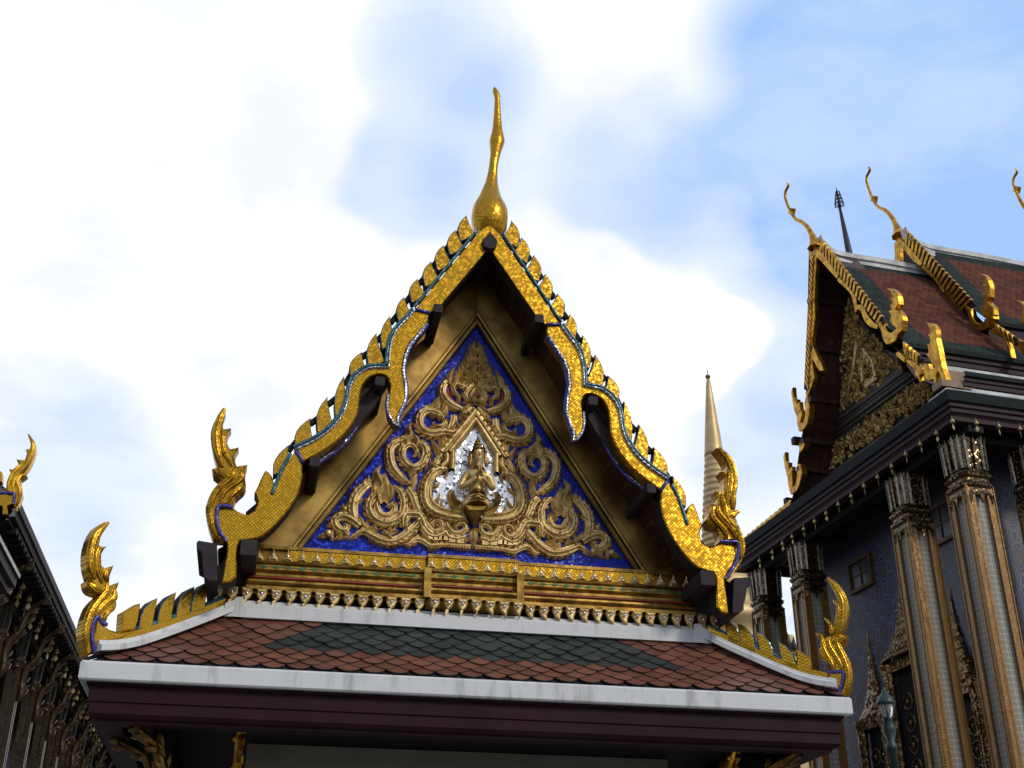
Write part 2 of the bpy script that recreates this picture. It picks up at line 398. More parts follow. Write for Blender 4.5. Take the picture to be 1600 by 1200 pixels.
# plinth, columns, walls, ceiling
q = MB()
for k in range(3): q.box((0, 12.6, .11+.2*k), (6.6-.5*k, 6.2-.5*k, .2))
q.build('plinth', WHITE, PAV)
q = MB(); q.box((0.05, 13.0, 2.13), (3.95, 3.0, 3.03)); WALLO = q.build('wall', WALL, PAV)
for cxx in (-.95, .0, .95):                                            # shallow blind arches in the wall
    a = MB(); pts = [Vector((cxx-.36, 11.49, .7)), Vector((cxx-.36, 11.49, 2.9))]
    pts += [Vector((cxx-.36*math.cos(t), 11.49, 2.9+.42*math.sin(t))) for t in [R(18*i) for i in range(1, 10)]]+[Vector((cxx+.36, 11.49, 2.9)), Vector((cxx+.36, 11.49, .7))]
    a.tube(pts, .025, 6); a.build('arch_moulding', WALL, WALLO)
hk = MB(); hp = onY((790, 1158), 11.45); hk.tube([hp+Vector((0, 0, .22)), hp+Vector((.0, -.01, .02)), hp+Vector((-.01, -.02, -.08)), hp+Vector((.02, -.04, -.10)), hp+Vector((.03, -.03, -.07))], .004, 5)
hk.build('hanging_hook', WOOD_BLACK, PAV)
q = MB(); q.box((0, 12.6, 3.68), (5.5, 4.6, .05)); q.box((-2.62, 12.6, 3.49), (.14, 3.9, .24)); q.box((2.62, 12.6, 3.49), (.14, 3.9, .24))
q.build('ceiling', WOOD_BLACK, PAV)
for sx in (-1, 1):
    for yy in (11.75, 14.5):
        c = MB(); c.box((sx*2.42, yy, 2.0), (.20, .20, 2.8)); c.box((sx*2.42, yy, .72), (.30, .30, .24)); c.box((sx*2.42, yy, 3.28), (.27, .27, .10))
        c.lathe((sx*2.42, yy, 2.95), [(.14, 0), (.15, .08), (.17, .2), (.21, .3)], 8); c.build('column', WOOD_DARK, PAV)

GOLD_BRK = gold('dark gilt bracket', (.08, .045, .012), (.34, .20, .05), .4, 14, .4)
def bracket(org, dr, h, reach, w, mt, parent, thick=.09):
    """carved naga bracket: leans out from a column (org) in the horizontal direction dr"""
    dr = Vector(dr).normalized(); n = dr.cross(VZ).normalized(); o_ = Vector(org)
    P = [(0, 0), (.05, .10), (.02, .25), (.10, .42), (.30, .52), (.40, .66), (.52, .82), (.80, .92), (1.0, 1.0)]
    sp = [o_+dr*(a*reach)+VZ*(b*h) for a, b in P]
    q = MB(); ws = [w*x for x in (.4, 1.1, .9, 1.2, .9, .7, .8, .9, .3)]
    for s in (1, -1): q.ribbon(sp, ws, n*s, thick*.5, prof=MB.ROUND)
    for a, b, r in ((.06, .16, .8), (.24, .5, .9), (.46, .78, .7), (.9, .95, .7)):
        c = o_+dr*(a*reach)+VZ*(b*h)
        q.slab([c-dr*w*.3*r-VZ*w*.6*r, c+dr*w*.9*r-VZ*w*.2*r, c+dr*w*.7*r+VZ*w*.25*r, c+dr*w*1.25*r+VZ*w*.9*r, c+dr*w*.2*r+VZ*w*.55*r], n, thick*.6)
        q.ball(c+n*thick*.3, w*.28, 6); q.ball(c-n*thick*.3, w*.28, 6)
    for k in range(1, len(sp)-1):                                                   # leaf tips along the back of the bracket
        t_ = (sp[k+1]-sp[k-1]).normalized(); e_ = n.cross(t_)
        for sg in (1, -1): q.slab([sp[k]-t_*w*.35+e_*sg*w*.3, sp[k]+t_*w*.3+e_*sg*w*.35, sp[k]+t_*w*.75+e_*sg*w*.95, sp[k]+t_*w*.05+e_*sg*w*.75], n, thick*.45)
    return q.build('bracket', mt, parent)
for sx in (-1, 1):
    bracket((sx*2.40, 10.72, 2.72), (sx*1, -.9, 0), .84, .62, .09, GOLD_BRK, PAV, .12)
    bracket((sx*2.45, 10.9, 2.72), (sx*1, .0, 0), .84, .6, .09, GOLD_BRK, PAV, .12)
for px_ in (372, 1132):
    p = onY((px_, 1170), 10.9); bracket((p.x, 11.48, 2.55), (0, -1, 0), 1.05, .85, .13, GOLD_BRIGHT, PAV, .085)

# eaves: white band, maroon cornice
def ring(mb, x, y0, y1, z0, z1, t, mi=0):
    """rectangular ring of boards: half width x, front y0, back y1, thickness t"""
    mb.box((0, y0+t/2, (z0+z1)/2), (2*x, t, z1-z0), None, mi); mb.box((0, y1-t/2, (z0+z1)/2), (2*x, t, z1-z0), None, mi)
    for s in (-1, 1): mb.box((s*(x-t/2), (y0+y1)/2, (z0+z1)/2), (t, y1-y0-2*t, z1-z0), None, mi)
q = MB(); z0, z1 = 3.820, 3.972
prof = [(.10, 0.0), (.012, 0.0), (0, .012), (0, .135), (.012, .152), (.11, .152)]       # (inset, height)
rows = []
for inset, h in prof:
    rows.append([Vector((-3.252+inset, YF+inset, z0+h)), Vector((3.252-inset, YF+inset, z0+h)), Vector((3.252-inset, BACK-inset, z0+h)), Vector((-3.252+inset, BACK-inset, z0+h))])
q.grid(rows, 0, True, False); q.build('eave_fascia', WHITE, PAV)
q = MB(); rows = []
for inset, z in [(.06, 3.819), (.06, 3.80), (.085, 3.785), (.085, 3.675), (.10, 3.668), (.10, 3.585), (.125, 3.555), (.16, 3.545), (.16, 3.525), (.34, 3.525), (.34, 3.60)]:
    rows.append([Vector((-3.252+inset, YF+inset, z)), Vector((3.252-inset, YF+inset, z)), Vector((3.252-inset, BACK-inset, z)), Vector((-3.252+inset, BACK-inset, z))])
q.grid(rows, 0, True, False); q.build('eave_cornice', MAROON, PAV)
q = MB(); q.box((0, 12.6, 3.70), (6.2, 4.7, .06)); q.build('eave_soffit', WOOD_BLACK, PAV)

# lower tiled roof (four skirts), concave towards the eave
HT = (-2.14, 10.72, 4.615)                       # where hip and top ridge meet
def skirt_z(t): return 3.985+(4.615-3.985)*(t*.86+.14*t*t)
E0, IN = 3.20, 1.06
def skirt(frame, half, y_half, dark=True):
    """frame(u, t, h): u along the eave, t 0..1 up the slope, h above the surface"""
    q = MB(); rows_n, wt = 11, .205
    ru = MB(); ru.grid([[frame(-(half-IN*t), t, -.012), frame(half-IN*t, t, -.012)] for t in [i/6 for i in range(7)]], 0, sm=False)
    for r in range(rows_n):
        t0 = r/rows_n-.02; t1 = (r+1.9)/rows_n
        lim = half-IN*max(0, t0)+.02
        nn = int(2*half/wt)+2
        for k in range(nn):
            u = -half+(k+(.5 if r % 2 else 0))*wt+random.uniform(-.004, .004)
            if abs(u) > lim-.02: continue
            rt = rows_n-1-r
            dk = dark and 0 < rt < 6.5 and abs(u) < 1.22+.115*rt
            if abs(u) < .3 and False: continue
            tone = random.random(); L = t1-t0; hw = wt*.485; jt = random.uniform(-.004, .004)
            shape = [(-1, .62), (-.93, .42), (-.72, .24), (-.42, .09), (0, 0), (.42, .09), (.72, .24), (.93, .42), (1, .62), (1, 1), (-1, 1)]
            top = []; bot = []
            for a, c in shape:
                tt = min(1.0, t0+L*c); uu = u+a*hw; uu = max(-(half-IN*tt), min(half-IN*tt, uu))
                h = .020*(1-c)+.002+jt
                top.append(frame(uu, tt, h)); bot.append(frame(uu, tt, h-.014))
            mi = 1 if dk else 0
            if rt in (0,) and dark and False: mi = 0
            ci = q.pts([frame(max(-lim, min(lim, u)), min(1, t0+L*.5), .020*.5+.004+jt)])[0]
            ids = q.pts(top); ib = q.pts(bot); N = len(ids)
            for j in range(N): q.face([ci, ids[j], ids[(j+1) % N]], mi, tone)
            for j in range(8): q.face([ids[j], ib[j], ib[j+1], ids[j+1]], 2, tone)
    return ru, q
DY = .68/ IN
def front_frame(u, t, h): return Vector((u, 10.04+.68*t-h*.68, skirt_z(t)+h*.73))
def back_frame(u, t, h): return Vector((-u, BACK-.04-.68*t+h*.68, skirt_z(t)+h*.73))
def side_frame(s):
    yc = (10.04+BACK-.04)/2; hy = (BACK-.04-10.04)/2
    def fr(u, t, h): return Vector((s*(E0-IN*t+h*.52), yc-s*u*(hy-.68*t)/(hy-.0+1e-9)*1.0 if False else yc-s*u*((hy-.68*t)/(hy2-IN*t)), skirt_z(t)+h*.85))
    hy2 = hy
    return fr, hy
rf = MB(); tl = MB()
for frm, half, dk in ((front_frame, E0, True), (back_frame, E0, True), (side_frame(1)[0], side_frame(1)[1], True), (side_frame(-1)[0], side_frame(-1)[1], True)):
    a, c = skirt(frm, half, 0, dk); rf.merge(a); tl.merge(c)
ROOF = tl.build('tile_roof', [TILE_RED, TILE_DARK, TILE_SIDE], PAV)
rf.build('roof_deck', TILE_SIDE, PAV)

# white ridge mouldings: one along the foot of the gable, one on every hip
def hipline(sx, back=False):
    pts = []
    for i in range(17):
        t = .035+.965*i/16
        z = skirt_z(t)+.015+.05*t+.085*max(0, 1-t/.36)**2
        pts.append(Vector((-(E0-IN*t), 10.04+.68*t, z)))
    return pts
def moulding(path, side, up, prof, mi=0):
    q = MB(); rows = []
    for p in path: rows.append([p+side*a+up*b for a, b in prof])
    q.grid(rows, mi, True, False, True, True); return q
HPROF = [(-.125, -.05), (-.125, .055), (-.115, .075), (-.085, .085), (-.08, .105), (-.06, .118), (-.055, .15), (.055, .15), (.06, .118), (.08, .105), (.085, .085), (.115, .075), (.125, .055), (.125, -.05)]
HIPW = .80
def hip(sx, back):
    path = hipline(-1)
    path = [p+Vector((0, 0, 0)) for p in path]
    sd = Vector((.68, -IN, 0)).normalized()          # across the hip, towards the front
    sd = Vector((IN, .68, 0)).normalized().cross(VZ)
    q = moulding(path, sd, VZ, [(a*HIPW, b*.8-(.07 if b > 0 else 0)*min(1, b/.1)) for a, b in HPROF])
    fn = lambda p: Vector((p.x*(1 if sx < 0 else -1), p.y if not back else (10.0+BACK-p.y), p.z))
    o = MB(); o.merge(q, fn); o.build('hip_ridge', WHITE, PAV)
for sx in (-1, 1):
    for bk_ in (False, True): hip(sx, bk_)
def topmould(path, nrm):
    return moulding(path, nrm, VZ, [(.10, -.05), (.10, .060), (.085, .075), (.03, .095), (.01, .125), (-.05, .13), (-.05, -.05)])
q = topmould([Vector((-2.16, 10.70, 4.60)), Vector((2.16, 10.70, 4.60))], Vector((0, -1, 0))); q.build('ridge_moulding', WHITE, PAV)
q = topmould([Vector((2.16, BACK-.70, 4.60)), Vector((-2.16, BACK-.70, 4.60))], Vector((0, 1, 0))); q.build('ridge_moulding', WHITE, PAV)
for s in (-1, 1):
    q = topmould([Vector((s*2.12, 10.6, 4.60)), Vector((s*2.12, BACK-.6, 4.60))], Vector((s, 0, 0))); q.build('ridge_moulding', WHITE, PAV)

# main gable roof: two concave slopes from the ridge down to the gutter line
SL = [(0, 8.47), (-.30, 8.02), (-.62, 7.52), (-1.0, 6.86), (-1.35, 6.25), (-1.75, 5.62), (-2.12, 5.10), (-2.32, 4.86)]
RB0, RB1 = YB+.10, BACK-.25
for s in (1, -1):
    q = MB(); q2 = MB()
    up = [Vector((x*s, 0, z)) for x, z in SL]
    q.grid([[p+Vector((0, y, .16)) for y in (RB0, RB1)] for p in up], 0, sm=False)
    for a, c in zip(up, up[1:]):                                  # courses of tiles as small steps
        for k in range(5):
            p0 = a.lerp(c, k/5)+Vector((0, 0, .165)); p1 = a.lerp(c, (k+1)/5)+Vector((0, 0, .185)); p2 = p1-Vector((0, 0, .025))
            q.grid([[p+Vector((0, y, 0)) for y in (RB0, RB1)] for p in (p0, p1, p2)], 0, sm=False)
    q.build('gable_roof', TILE_RED, PAV)
    q2.grid([[p+Vector((0, y, .02)) for y in (RB0, RB1)] for p in up], 0, sm=False); q2.build('roof_soffit', SOFFIT, PAV)
q = MB(); q.box((0, (RB0+.5+RB1)/2, 8.63), (.20, RB1-RB0-.5, .14)); q.box((0, (RB0+.5+RB1)/2, 8.73), (.12, RB1-RB0-.5, .06)); q.build('roof_ridge', WHITE, PAV)

# back gable wall
q = MB(); q.slab([Vector((x, BACK-.9, z-.05)) for x, z in SL[:7]]+[Vector((-x, BACK-.9, z-.05)) for x, z in SL[6:0:-1]], (0, 1, 0), .15); q.build('rear_gable', GOLD_FRAME, PAV)

# ---- pediment: blue mosaic field, gilded frame
q = MB(); q.slab([Vector((-1.80, YP, 5.10)), Vector((1.80, YP, 5.10)), Vector((0, YP, 7.99))], (0, -1, 0), .1); PED = q.build('pediment', BLUE_MOSAIC, PAV)
fr = MB()
APX, BLX, BZ = 7.845, 1.655, 5.20           # inner triangle
dirv = Vector((BLX, 0, APX-BZ)); L_ = dirv.length; dirv.normalize(); nrm_o = Vector((-dirv.z, 0, dirv.x))   # outward normal on the left bar
for s in (1, -1):
    q = MB(); rows = []
    pr = [(0, 0), (0, .05), (.012, .062), (.03, .062), (.036, .045), (.045, .045), (.055, .075), (.075, .078), (.085, .06), (.10, .06), (.36, .085), (.46, .10), (.50, .12), (.50, .0)]
    for t in (0, 1):
        base = Vector((0, YP, APX))-dirv*(L_*t)
        row = []
        for a, d in pr:
            p = base+nrm_o*a+Vector((0, -d, 0))
            if t == 0: p = Vector((0, YP-d, APX+a/ (dirv.x if False else math.cos(math.atan2(dirv.z, dirv.x)))))
            else: p = Vector((p.x, p.y, p.z))-dirv*((p.z-5.12)/dirv.z)
            row.append(p if s == 1 else MX(p))
        rows.append(row)
    q.grid(rows, 0, sm=False); q.build('pediment_frame', GOLD_FRAME, PED)

# ---- relief carving, traced once on the left and mirrored
NF = Vector((0, -1, 0))
rel = MB()
Z1 = lambda l: zoom((640, 500), 8, l); Z2 = lambda l: zoom((560, 620), 8, l); Z3 = lambda l: zoom((640, 640), 8, l); Z4 = lambda l: zoom((480, 720), 8, l); Z5 = lambda l: zoom((620, 740), 8, l)
PX = 1/FPX*11.9                                 # metres per photo pixel on the pediment, about
def rb(pts, ws, h=.05, prof=None, base=0.0, samp=5):
    if not isinstance(ws, (list, tuple)): ws = [ws*.5]+[ws]*(len(pts)-2)+[ws*.35]
    rel.ribbon([pp(*p) for p in pts], [w*PX*(1.5 if prof else 1.25) for w in ws], NF, h*1.1, prof=prof or MB.CARV, base=base, samp=6)
    if prof or max(ws) < 6: return
    S, Wd = spline([Vector((p[0], p[1], 0)) for p in pts], ws, 8); run_ = 0; k = 0                # flame leaves licking off both sides of the stem
    for i in range(1, len(S)-1):
        d = S[i+1]-S[i-1]; run_ += (S[i]-S[i-1]).length
        if d.length < 1e-6 or run_ < 7.2 or Wd[i] < 5: continue
        run_ = 0; k += 1; t = d.normalized(); n2 = Vector((-t.y, t.x, 0)); a0 = S[max(i-6, 0)]; a1 = S[min(i+6, len(S)-1)]
        sg = -1 if (S[i]-a0).cross(a1-S[i]).z > 0 else 1                                          # the outer side of the curl
        w = Wd[i]*.62; a = S[i]+n2*(sg*w*.2)-t*2; m_ = S[i]+n2*(sg*(w*.95))+t*2.2; e_ = S[i]+n2*(sg*(w+2.6))+t*(7.5+random.random()*2)
        rel.ribbon([pp(q_.x, q_.y) for q_ in (a, m_, e_)], [4*PX, 6.6*PX, .5*PX], NF, h*.98, prof=MB.LEAFP, samp=4)
def lf(pts, w, h=.05, base=.0):
    n_ = len(pts); rel.ribbon([pp(*p) for p in pts], [1.35*w*PX*math.sin(math.pi*(.18+.82*i/(n_-1)))**.8+.002 for i in range(n_)], NF, h, prof=MB.LEAFP, base=base, samp=4)
def boss(p, r, h=.04): rel.ball(pp(*p)+NF*h*.5, r*PX, 8, 0, (1, h/(r*PX)*.8, 1))
# A upper scroll
rb(Z2([(1230, 440), (1180, 470), (1060, 450), (930, 470), (810, 430), (758, 330), (790, 230), (880, 190), (1010, 230), (1080, 330)]), [6, 8, 10, 11, 11, 11, 11, 9, 8, 4], .065)
rb(Z2([(1090, 300), (1060, 370), (980, 385), (935, 350), (950, 320)]), [6, 7, 6, 4, 2], .05)
rb(Z2([(1190, 250), (1180, 340), (1130, 430)]), [9, 10, 7], .05)
lf(Z2([(880, 230), (900, 160), (960, 130), (990, 60), (1020, -20)]), 13, .07); lf(Z2([(980, 290), (1060, 220), (1080, 140), (1040, 60)]), 10, .08); lf(Z2([(960, 270), (920, 240), (870, 180), (880, 120)]), 7, .06)
boss(Z2([(990, 270)])[0], 4, .08)
# B middle scroll
rb(Z2([(640, 1110), (520, 1010), (430, 900), (395, 780), (400, 660), (470, 590), (560, 560)]), [5, 9, 11, 11, 11, 10, 5], .06)
rb(Z2([(700, 600), (810, 620), (845, 720), (800, 840), (690, 900), (600, 850), (545, 760), (560, 650), (640, 610), (710, 650), (720, 730), (670, 760)]), [5, 10, 11, 11, 10, 10, 10, 10, 8, 7, 5, 2], .06)
lf(Z2([(600, 640), (590, 560), (640, 500), (620, 420), (665, 320)]), 13, .08); lf(Z2([(690, 650), (730, 590), (700, 520), (670, 460)]), 10, .08); lf(Z2([(540, 640), (520, 580), (540, 510), (520, 500)]), 7, .06)
lf(Z2([(650, 870), (660, 930), (640, 1010)]), 9, .07); lf(Z2([(640, 1120), (570, 1030), (545, 930)]), 6, .06); lf(Z2([(650, 1110), (690, 1030), (740, 960)]), 8, .06)
boss(Z2([(660, 905)])[0], 3, .08); boss(Z2([(840, 740)])[0], 2.5, .075)
# stem B down to the arch
rb(Z5([(130, 200), (200, 290), (225, 380), (260, 450), (290, 520)]), [8, 10, 10, 9, 6], .06); lf(Z5([(180, 200), (210, 110), (255, 20)]), 9, .06); lf(Z5([(300, 520), (320, 430), (290, 330)]), 7, .05)
# C lower scroll
rb(Z4([(1070, 330), (1160, 400), (1205, 520), (1190, 660), (1110, 750), (980, 790), (850, 740), (785, 640), (790, 530), (850, 450), (930, 470)]), [5, 9, 10, 11, 12, 12, 12, 12, 11, 9, 4], .065)
rb(Z4([(870, 500), (870, 600), (930, 690), (1040, 690), (1090, 610), (1040, 560), (985, 590)]), [5, 9, 9, 9, 8, 5, 2], .055)
lf(Z4([(900, 560), (870, 430), (930, 340), (880, 230), (860, 150), (930, 60)]), 14, .085); lf(Z4([(960, 540), (1000, 420), (980, 320), (960, 220), (975, 160)]), 12, .085); lf(Z4([(1010, 500), (1050, 420), (1040, 340), (1010, 270)]), 8, .07); lf(Z4([(860, 470), (830, 380), (850, 300), (830, 250)]), 7, .06)
lf(Z4([(1000, 600), (1050, 560), (1090, 500)]), 7, .07); lf(Z4([(1150, 520), (1200, 560), (1225, 610)]), 6, .06); boss(Z4([(1140, 480)])[0], 3, .075); boss(Z4([(960, 770)])[0], 2.5, .08)
# D outer leaf band
rb(Z4([(640, 800), (585, 720), (570, 600), (590, 490), (650, 400), (730, 330), (800, 300)]), [6, 11, 13, 13, 13, 11, 4], .065); lf(Z4([(720, 330), (760, 260), (750, 180)]), 8, .06); lf(Z4([(590, 560), (640, 520), (720, 490)]), 7, .07); lf(Z4([(700, 830), (670, 760), (640, 690)]), 8, .06)
# E corner scroll
rb(Z4([(660, 830), (580, 760), (480, 710), (390, 720), (340, 780), (390, 860), (470, 880), (490, 820), (450, 800)]), [10, 13, 13, 12, 11, 10, 9, 6, 2], .06)
lf(Z4([(350, 760), (290, 810), (230, 835)]), 8, .06); lf(Z4([(280, 920), (200, 940), (115, 968)]), 8, .05); boss(Z4([(260, 920)])[0], 6.5, .055); lf(Z4([(460, 900), (400, 960), (335, 995)]), 8, .05); lf(Z4([(500, 850), (480, 940), (400, 990)]), 8, .05); lf(Z4([(650, 900), (590, 950), (500, 1000)]), 8, .05); boss(Z4([(465, 620)])[0], 4.5, .06); lf(Z4([(480, 650), (440, 600), (460, 540)]), 7, .06)
lf(Z4([(330, 860), (300, 980), (350, 980)]), 6, .04)
# F bottom stem
rb(Z4([(610, 930), (700, 900), (790, 940), (920, 1000), (1060, 1020), (1180, 970), (1280, 890), (1370, 800), (1390, 740)]), [6, 9, 11, 12, 12, 12, 11, 9, 5], .06); lf(Z4([(740, 920), (735, 820), (755, 740)]), 8, .06); lf(Z4([(760, 850), (840, 860), (885, 905)]), 7, .06); lf(Z4([(1060, 1000), (970, 920), (950, 840)]), 8, .07); lf(Z4([(1010, 930), (1080, 890), (1150, 890)]), 8, .06); boss(Z4([(1345, 905)])[0], 3.5, .06)
# G arch and wave
rb(Z4([(1195, 850), (1190, 760), (1215, 690), (1290, 680), (1390, 690), (1440, 760), (1480, 860), (1560, 930)]), [8, 11, 12, 11, 11, 11, 11, 10], .065)
rb(Z4([(1240, 720), (1230, 800), (1215, 880)]), [7, 8, 3], .075); rb(Z4([(1250, 620), (1240, 680), (1300, 660)]), [9, 9, 4], .06); boss(Z4([(1385, 760)])[0], 4, .07)
rb(Z5([(320, 690), (380, 770), (470, 800), (560, 770), (600, 740), (640, 800), (740, 830), (850, 800)]), [9, 10, 10, 10, 9, 10, 10, 8], .055)
rb(Z5([(350, 600), (390, 680), (470, 740), (550, 700), (550, 620), (480, 610), (440, 660), (490, 690)]), [5, 7, 7, 7, 7, 6, 5, 2], .06)
rb(Z5([(610, 620), (640, 700), (720, 760), (820, 740), (850, 670), (780, 640), (720, 690), (770, 730)]), [5, 7, 7, 7, 6, 6, 5, 2], .06)
lf(Z5([(400, 640), (420, 590), (440, 540)]), 6, .06); lf(Z5([(350, 620), (390, 560), (400, 500)]), 5, .05); lf(Z5([(640, 680), (650, 630), (640, 590)]), 5, .05); lf(Z5([(700, 650), (760, 640), (790, 610)]), 6, .05)
boss(Z5([(495, 672)])[0], 3, .06)
for p in Z5([(420, 810), (480, 825), (590, 825), (680, 850), (790, 862), (540, 820)]):       # square pegs
    rel.box(pp(*p)+NF*.02, (9.5*PX, .06, 6.5*PX), (Vector((1, 0, 0)), VY, VZ))
rb(Z5([(65, 885), (150, 895), (240, 835), (330, 860), (420, 915), (550, 905), (640, 905), (780, 915), (920, 920)]), [2, 6, 8, 8, 7, 6, 6, 6, 5], .05)
for i in range(9): boss(Z5([(590+i*38, 928+i*3)])[0], 2.2, .05)
# L niche surround: double slope bars, stepped shoulder, beaded scroll below
rb([(742, 658), (720, 686), (701, 710)], [8, 8, 8], .085, MB.ROUND); rb([(742, 652), (716, 683), (694, 712)], [3, 3, 3], .095, MB.ROUND); rb([(742, 644), (712, 680), (688, 708)], [9, 9, 9], .06, MB.ROUND)
for i in range(9): boss((738-i*5.6, 643+i*7.2), 2.6, .085)
for i in range(6): boss((724-i*6.4, 650+i*7.0), 2.0, .07)
rb([(706, 708), (706, 722), (705, 737)], [7, 7, 7], .085, MB.ROUND); rb([(697, 712), (697, 724), (690, 731), (690, 738)], [7, 7, 7, 6], .075, MB.ROUND); rb([(689, 712), (683, 722), (678, 732)], [6, 8, 6], .06)
lf([(690, 722), (684, 706), (672, 686)], 10, .07); lf([(694, 706), (690, 694), (682, 680)], 8, .06); lf([(700, 698), (694, 686), (690, 676)], 7, .055)
rb([(697, 736), (684, 736), (671, 746), (663, 764), (663, 784), (672, 799), (690, 808), (710, 812), (727, 812)], [6, 9, 11, 12, 12, 12, 11, 10, 6], .085)
rb([(690, 740), (677, 748), (671, 764), (672, 782), (682, 794), (700, 801), (722, 803)], [3, 5, 6, 6, 6, 5, 4], .07)
for i in range(15):
    t = i/14*6; k = int(min(5, t)); fpts = [(672, 741), (661, 755), (657, 772), (661, 790), (673, 803), (692, 812), (722, 816)]; fr_ = t-k
    boss((fpts[k][0]*(1-fr_)+fpts[k+1][0]*fr_, fpts[k][1]*(1-fr_)+fpts[k+1][1]*fr_), 1.9, .09)
lf([(690, 728), (697, 742), (690, 752)], 6, .07); lf([(672, 766), (682, 760), (688, 752)], 6, .07); lf([(674, 790), (683, 782), (687, 770)], 6, .07); lf([(720, 800), (706, 792), (702, 774), (706, 764)], 8, .10); lf([(725, 800), (712, 796), (704, 786)], 7, .08); lf([(700, 806), (690, 796), (689, 780)], 7, .07)
# M topmost ornament: flame built up of paired leaves
for pts, w, h in (([(741, 556), (736, 546), (741, 534)], 11, .075), ([(741, 566), (732, 557), (734, 545)], 11, .07), ([(740, 577), (728, 567), (728, 555)], 11, .075), ([(738, 586), (722, 580), (720, 565)], 12, .065), ([(735, 594), (723, 592), (718, 578)], 9, .055), ([(737, 602), (729, 600), (723, 590)], 8, .06),
                  ([(741, 590), (735, 582), (737, 572)], 9, .09), ([(741, 600), (734, 593), (734, 584)], 8, .085)): lf(pts, w, h)
boss((729, 577), 3, .08); boss((727, 587), 2.5, .075); boss((737, 595), 2, .10)
rb([(738, 628), (728, 626), (727, 618), (734, 608), (741, 598)], [5, 6, 6, 5, 2], .07); rb([(741, 632), (733, 624), (741, 612)], [3, 4, 3], .09)
rb([(722, 642), (706, 634), (695, 624), (691, 612), (695, 602), (702, 597)], [7, 10, 10, 9, 8, 4], .06)
rb([(716, 622), (708, 612), (712, 604), (722, 606), (727, 596)], [4, 7, 8, 7, 3], .065); lf([(700, 602), (702, 590), (711, 573)], 10, .07); lf([(708, 606), (714, 592), (712, 580)], 8, .08); lf([(722, 612), (728, 602), (724, 590)], 8, .06); boss((716, 606), 3.5, .08)
lf([(716, 632), (716, 624), (722, 618)], 6, .06); rb([(738, 640), (726, 650), (722, 644)], [7, 9, 4], .06); lf([(726, 640), (722, 650), (716, 658)], 9, .055); lf([(736, 632), (728, 640), (730, 650)], 8, .06); boss((719, 643), 3, .07); boss((731, 648), 3, .075)
mir = rel.mirrored(MX); rel.merge(mir)
# middle pieces
rel.ribbon([pp(741, 600), pp(741, 566), pp(741, 532)], [7*PX, 9*PX, 2*PX], NF, .085, prof=MB.LEAFP); rel.slab([pp(741, 611), pp(733, 622), pp(741, 634), pp(749, 622)], NF, -.0, 0) if False else None
rel.ribbon([pp(741, 636), pp(741, 622), pp(741, 606), pp(741, 590)], [8*PX, 12*PX, 8*PX, 2*PX], NF, .075, prof=MB.LEAFP)
rel.ribbon([pp(739, 858), pp(739, 845), pp(739, 836), pp(739, 826)], [2*PX, 14*PX, 16*PX, 2*PX], NF, .085, prof=MB.LEAFP)
rel.build('relief_carving', GOLD_CARVED, PED)
q = MB(); q.ball(pp(742.5, 622)+NF*.085, 2.6*PX, 10, 0, (1, .6, 1))
for s in (lambda p: p, MX):
    q.ball(s(pp(682, 824)+NF*.055), 2.6*PX, 8, 0, (1, .6, 1))
    cr = MB(); cr.ribbon([pp(701, 607), pp(699, 616), pp(703, 624), pp(710, 630)], [2*PX, 6*PX, 6*PX, 2*PX], NF, .045, prof=MB.ROUND); q.merge(cr, s)
    cr = MB(); cr.ribbon([pp(588, 783), pp(583, 792), pp(584, 801)], [1*PX, 3.4*PX, 1*PX], NF, .07, prof=MB.ROUND); q.merge(cr, s)
q.build('red_inlay_pattern', RED, PED)
# niche field of mirror glass
half = [(742, 668), (709, 711), (706, 736), (699, 741), (684, 746), (676, 764), (676, 784), (688, 798), (712, 806)]
q = MB(); L = [pp(*p)+NF*.022 for p in half]; q.slab(L+[MX(p) for p in L[:0:-1]], NF, .015); NICHE = q.build('mirror_niche', MIRROR_MOSAIC, PED)
# ---- praying figure in the niche
def skinned(nodes, edges, sub=2):
    me = bpy.data.meshes.new('tmp'); me.from_pydata([tuple(n[0]) for n in nodes], edges, [])
    ob = bpy.data.objects.new('tmp', me); COL.objects.link(ob)
    md = ob.modifiers.new('s', 'SKIN'); md.use_smooth_shade = True
    for i, n in enumerate(nodes):
        r = n[1]; me.skin_vertices[0].data[i].radius = r if isinstance(r, tuple) else (r, r)
    me.skin_vertices[0].data[0].use_root = True
    ob.modifiers.new('u', 'SUBSURF').levels = sub
    dg = bpy.context.evaluated_depsgraph_get(); dg.update(); ev = ob.evaluated_get(dg); em = ev.to_mesh()
    q = MB(); ids = q.pts([v.co.copy() for v in em.vertices])
    for p in em.polygons: q.face([ids[k] for k in p.vertices], 0, .5, True)
    ev.to_mesh_clear(); bpy.data.objects.remove(ob); bpy.data.meshes.remove(me); return q
def fp(x, y, d): return pp(x, y)+NF*d
nodes = [(fp(741, 788, .09), .072), (fp(742, 774, .095), .062), (fp(742.5, 762, .10), .072), (fp(742.5, 751, .10), .085), (fp(743.5, 742, .11), .045), (fp(744, 736, .125), .034),
         (fp(744, 728, .135), .05), (fp(744, 719, .135), .064), (fp(743.5, 710, .13), .060), (fp(743, 704, .12), .036), (fp(742.5, 698, .12), .012),
         (fp(728, 747, .10), .046), (fp(722, 752, .10), .038), (fp(717, 770, .12), .034), (fp(727, 765, .17), .028), (fp(739, 757.5, .215), .018),
         (fp(757, 748, .10), .046), (fp(763, 753, .10), .038), (fp(767, 772, .12), .034), (fp(758, 766, .17), .028), (fp(748, 758.5, .215), .018),
         (fp(730, 791, .10), .052), (fp(716, 795, .08), .045), (fp(753, 792, .10), .052), (fp(766, 797, .08), .045)]
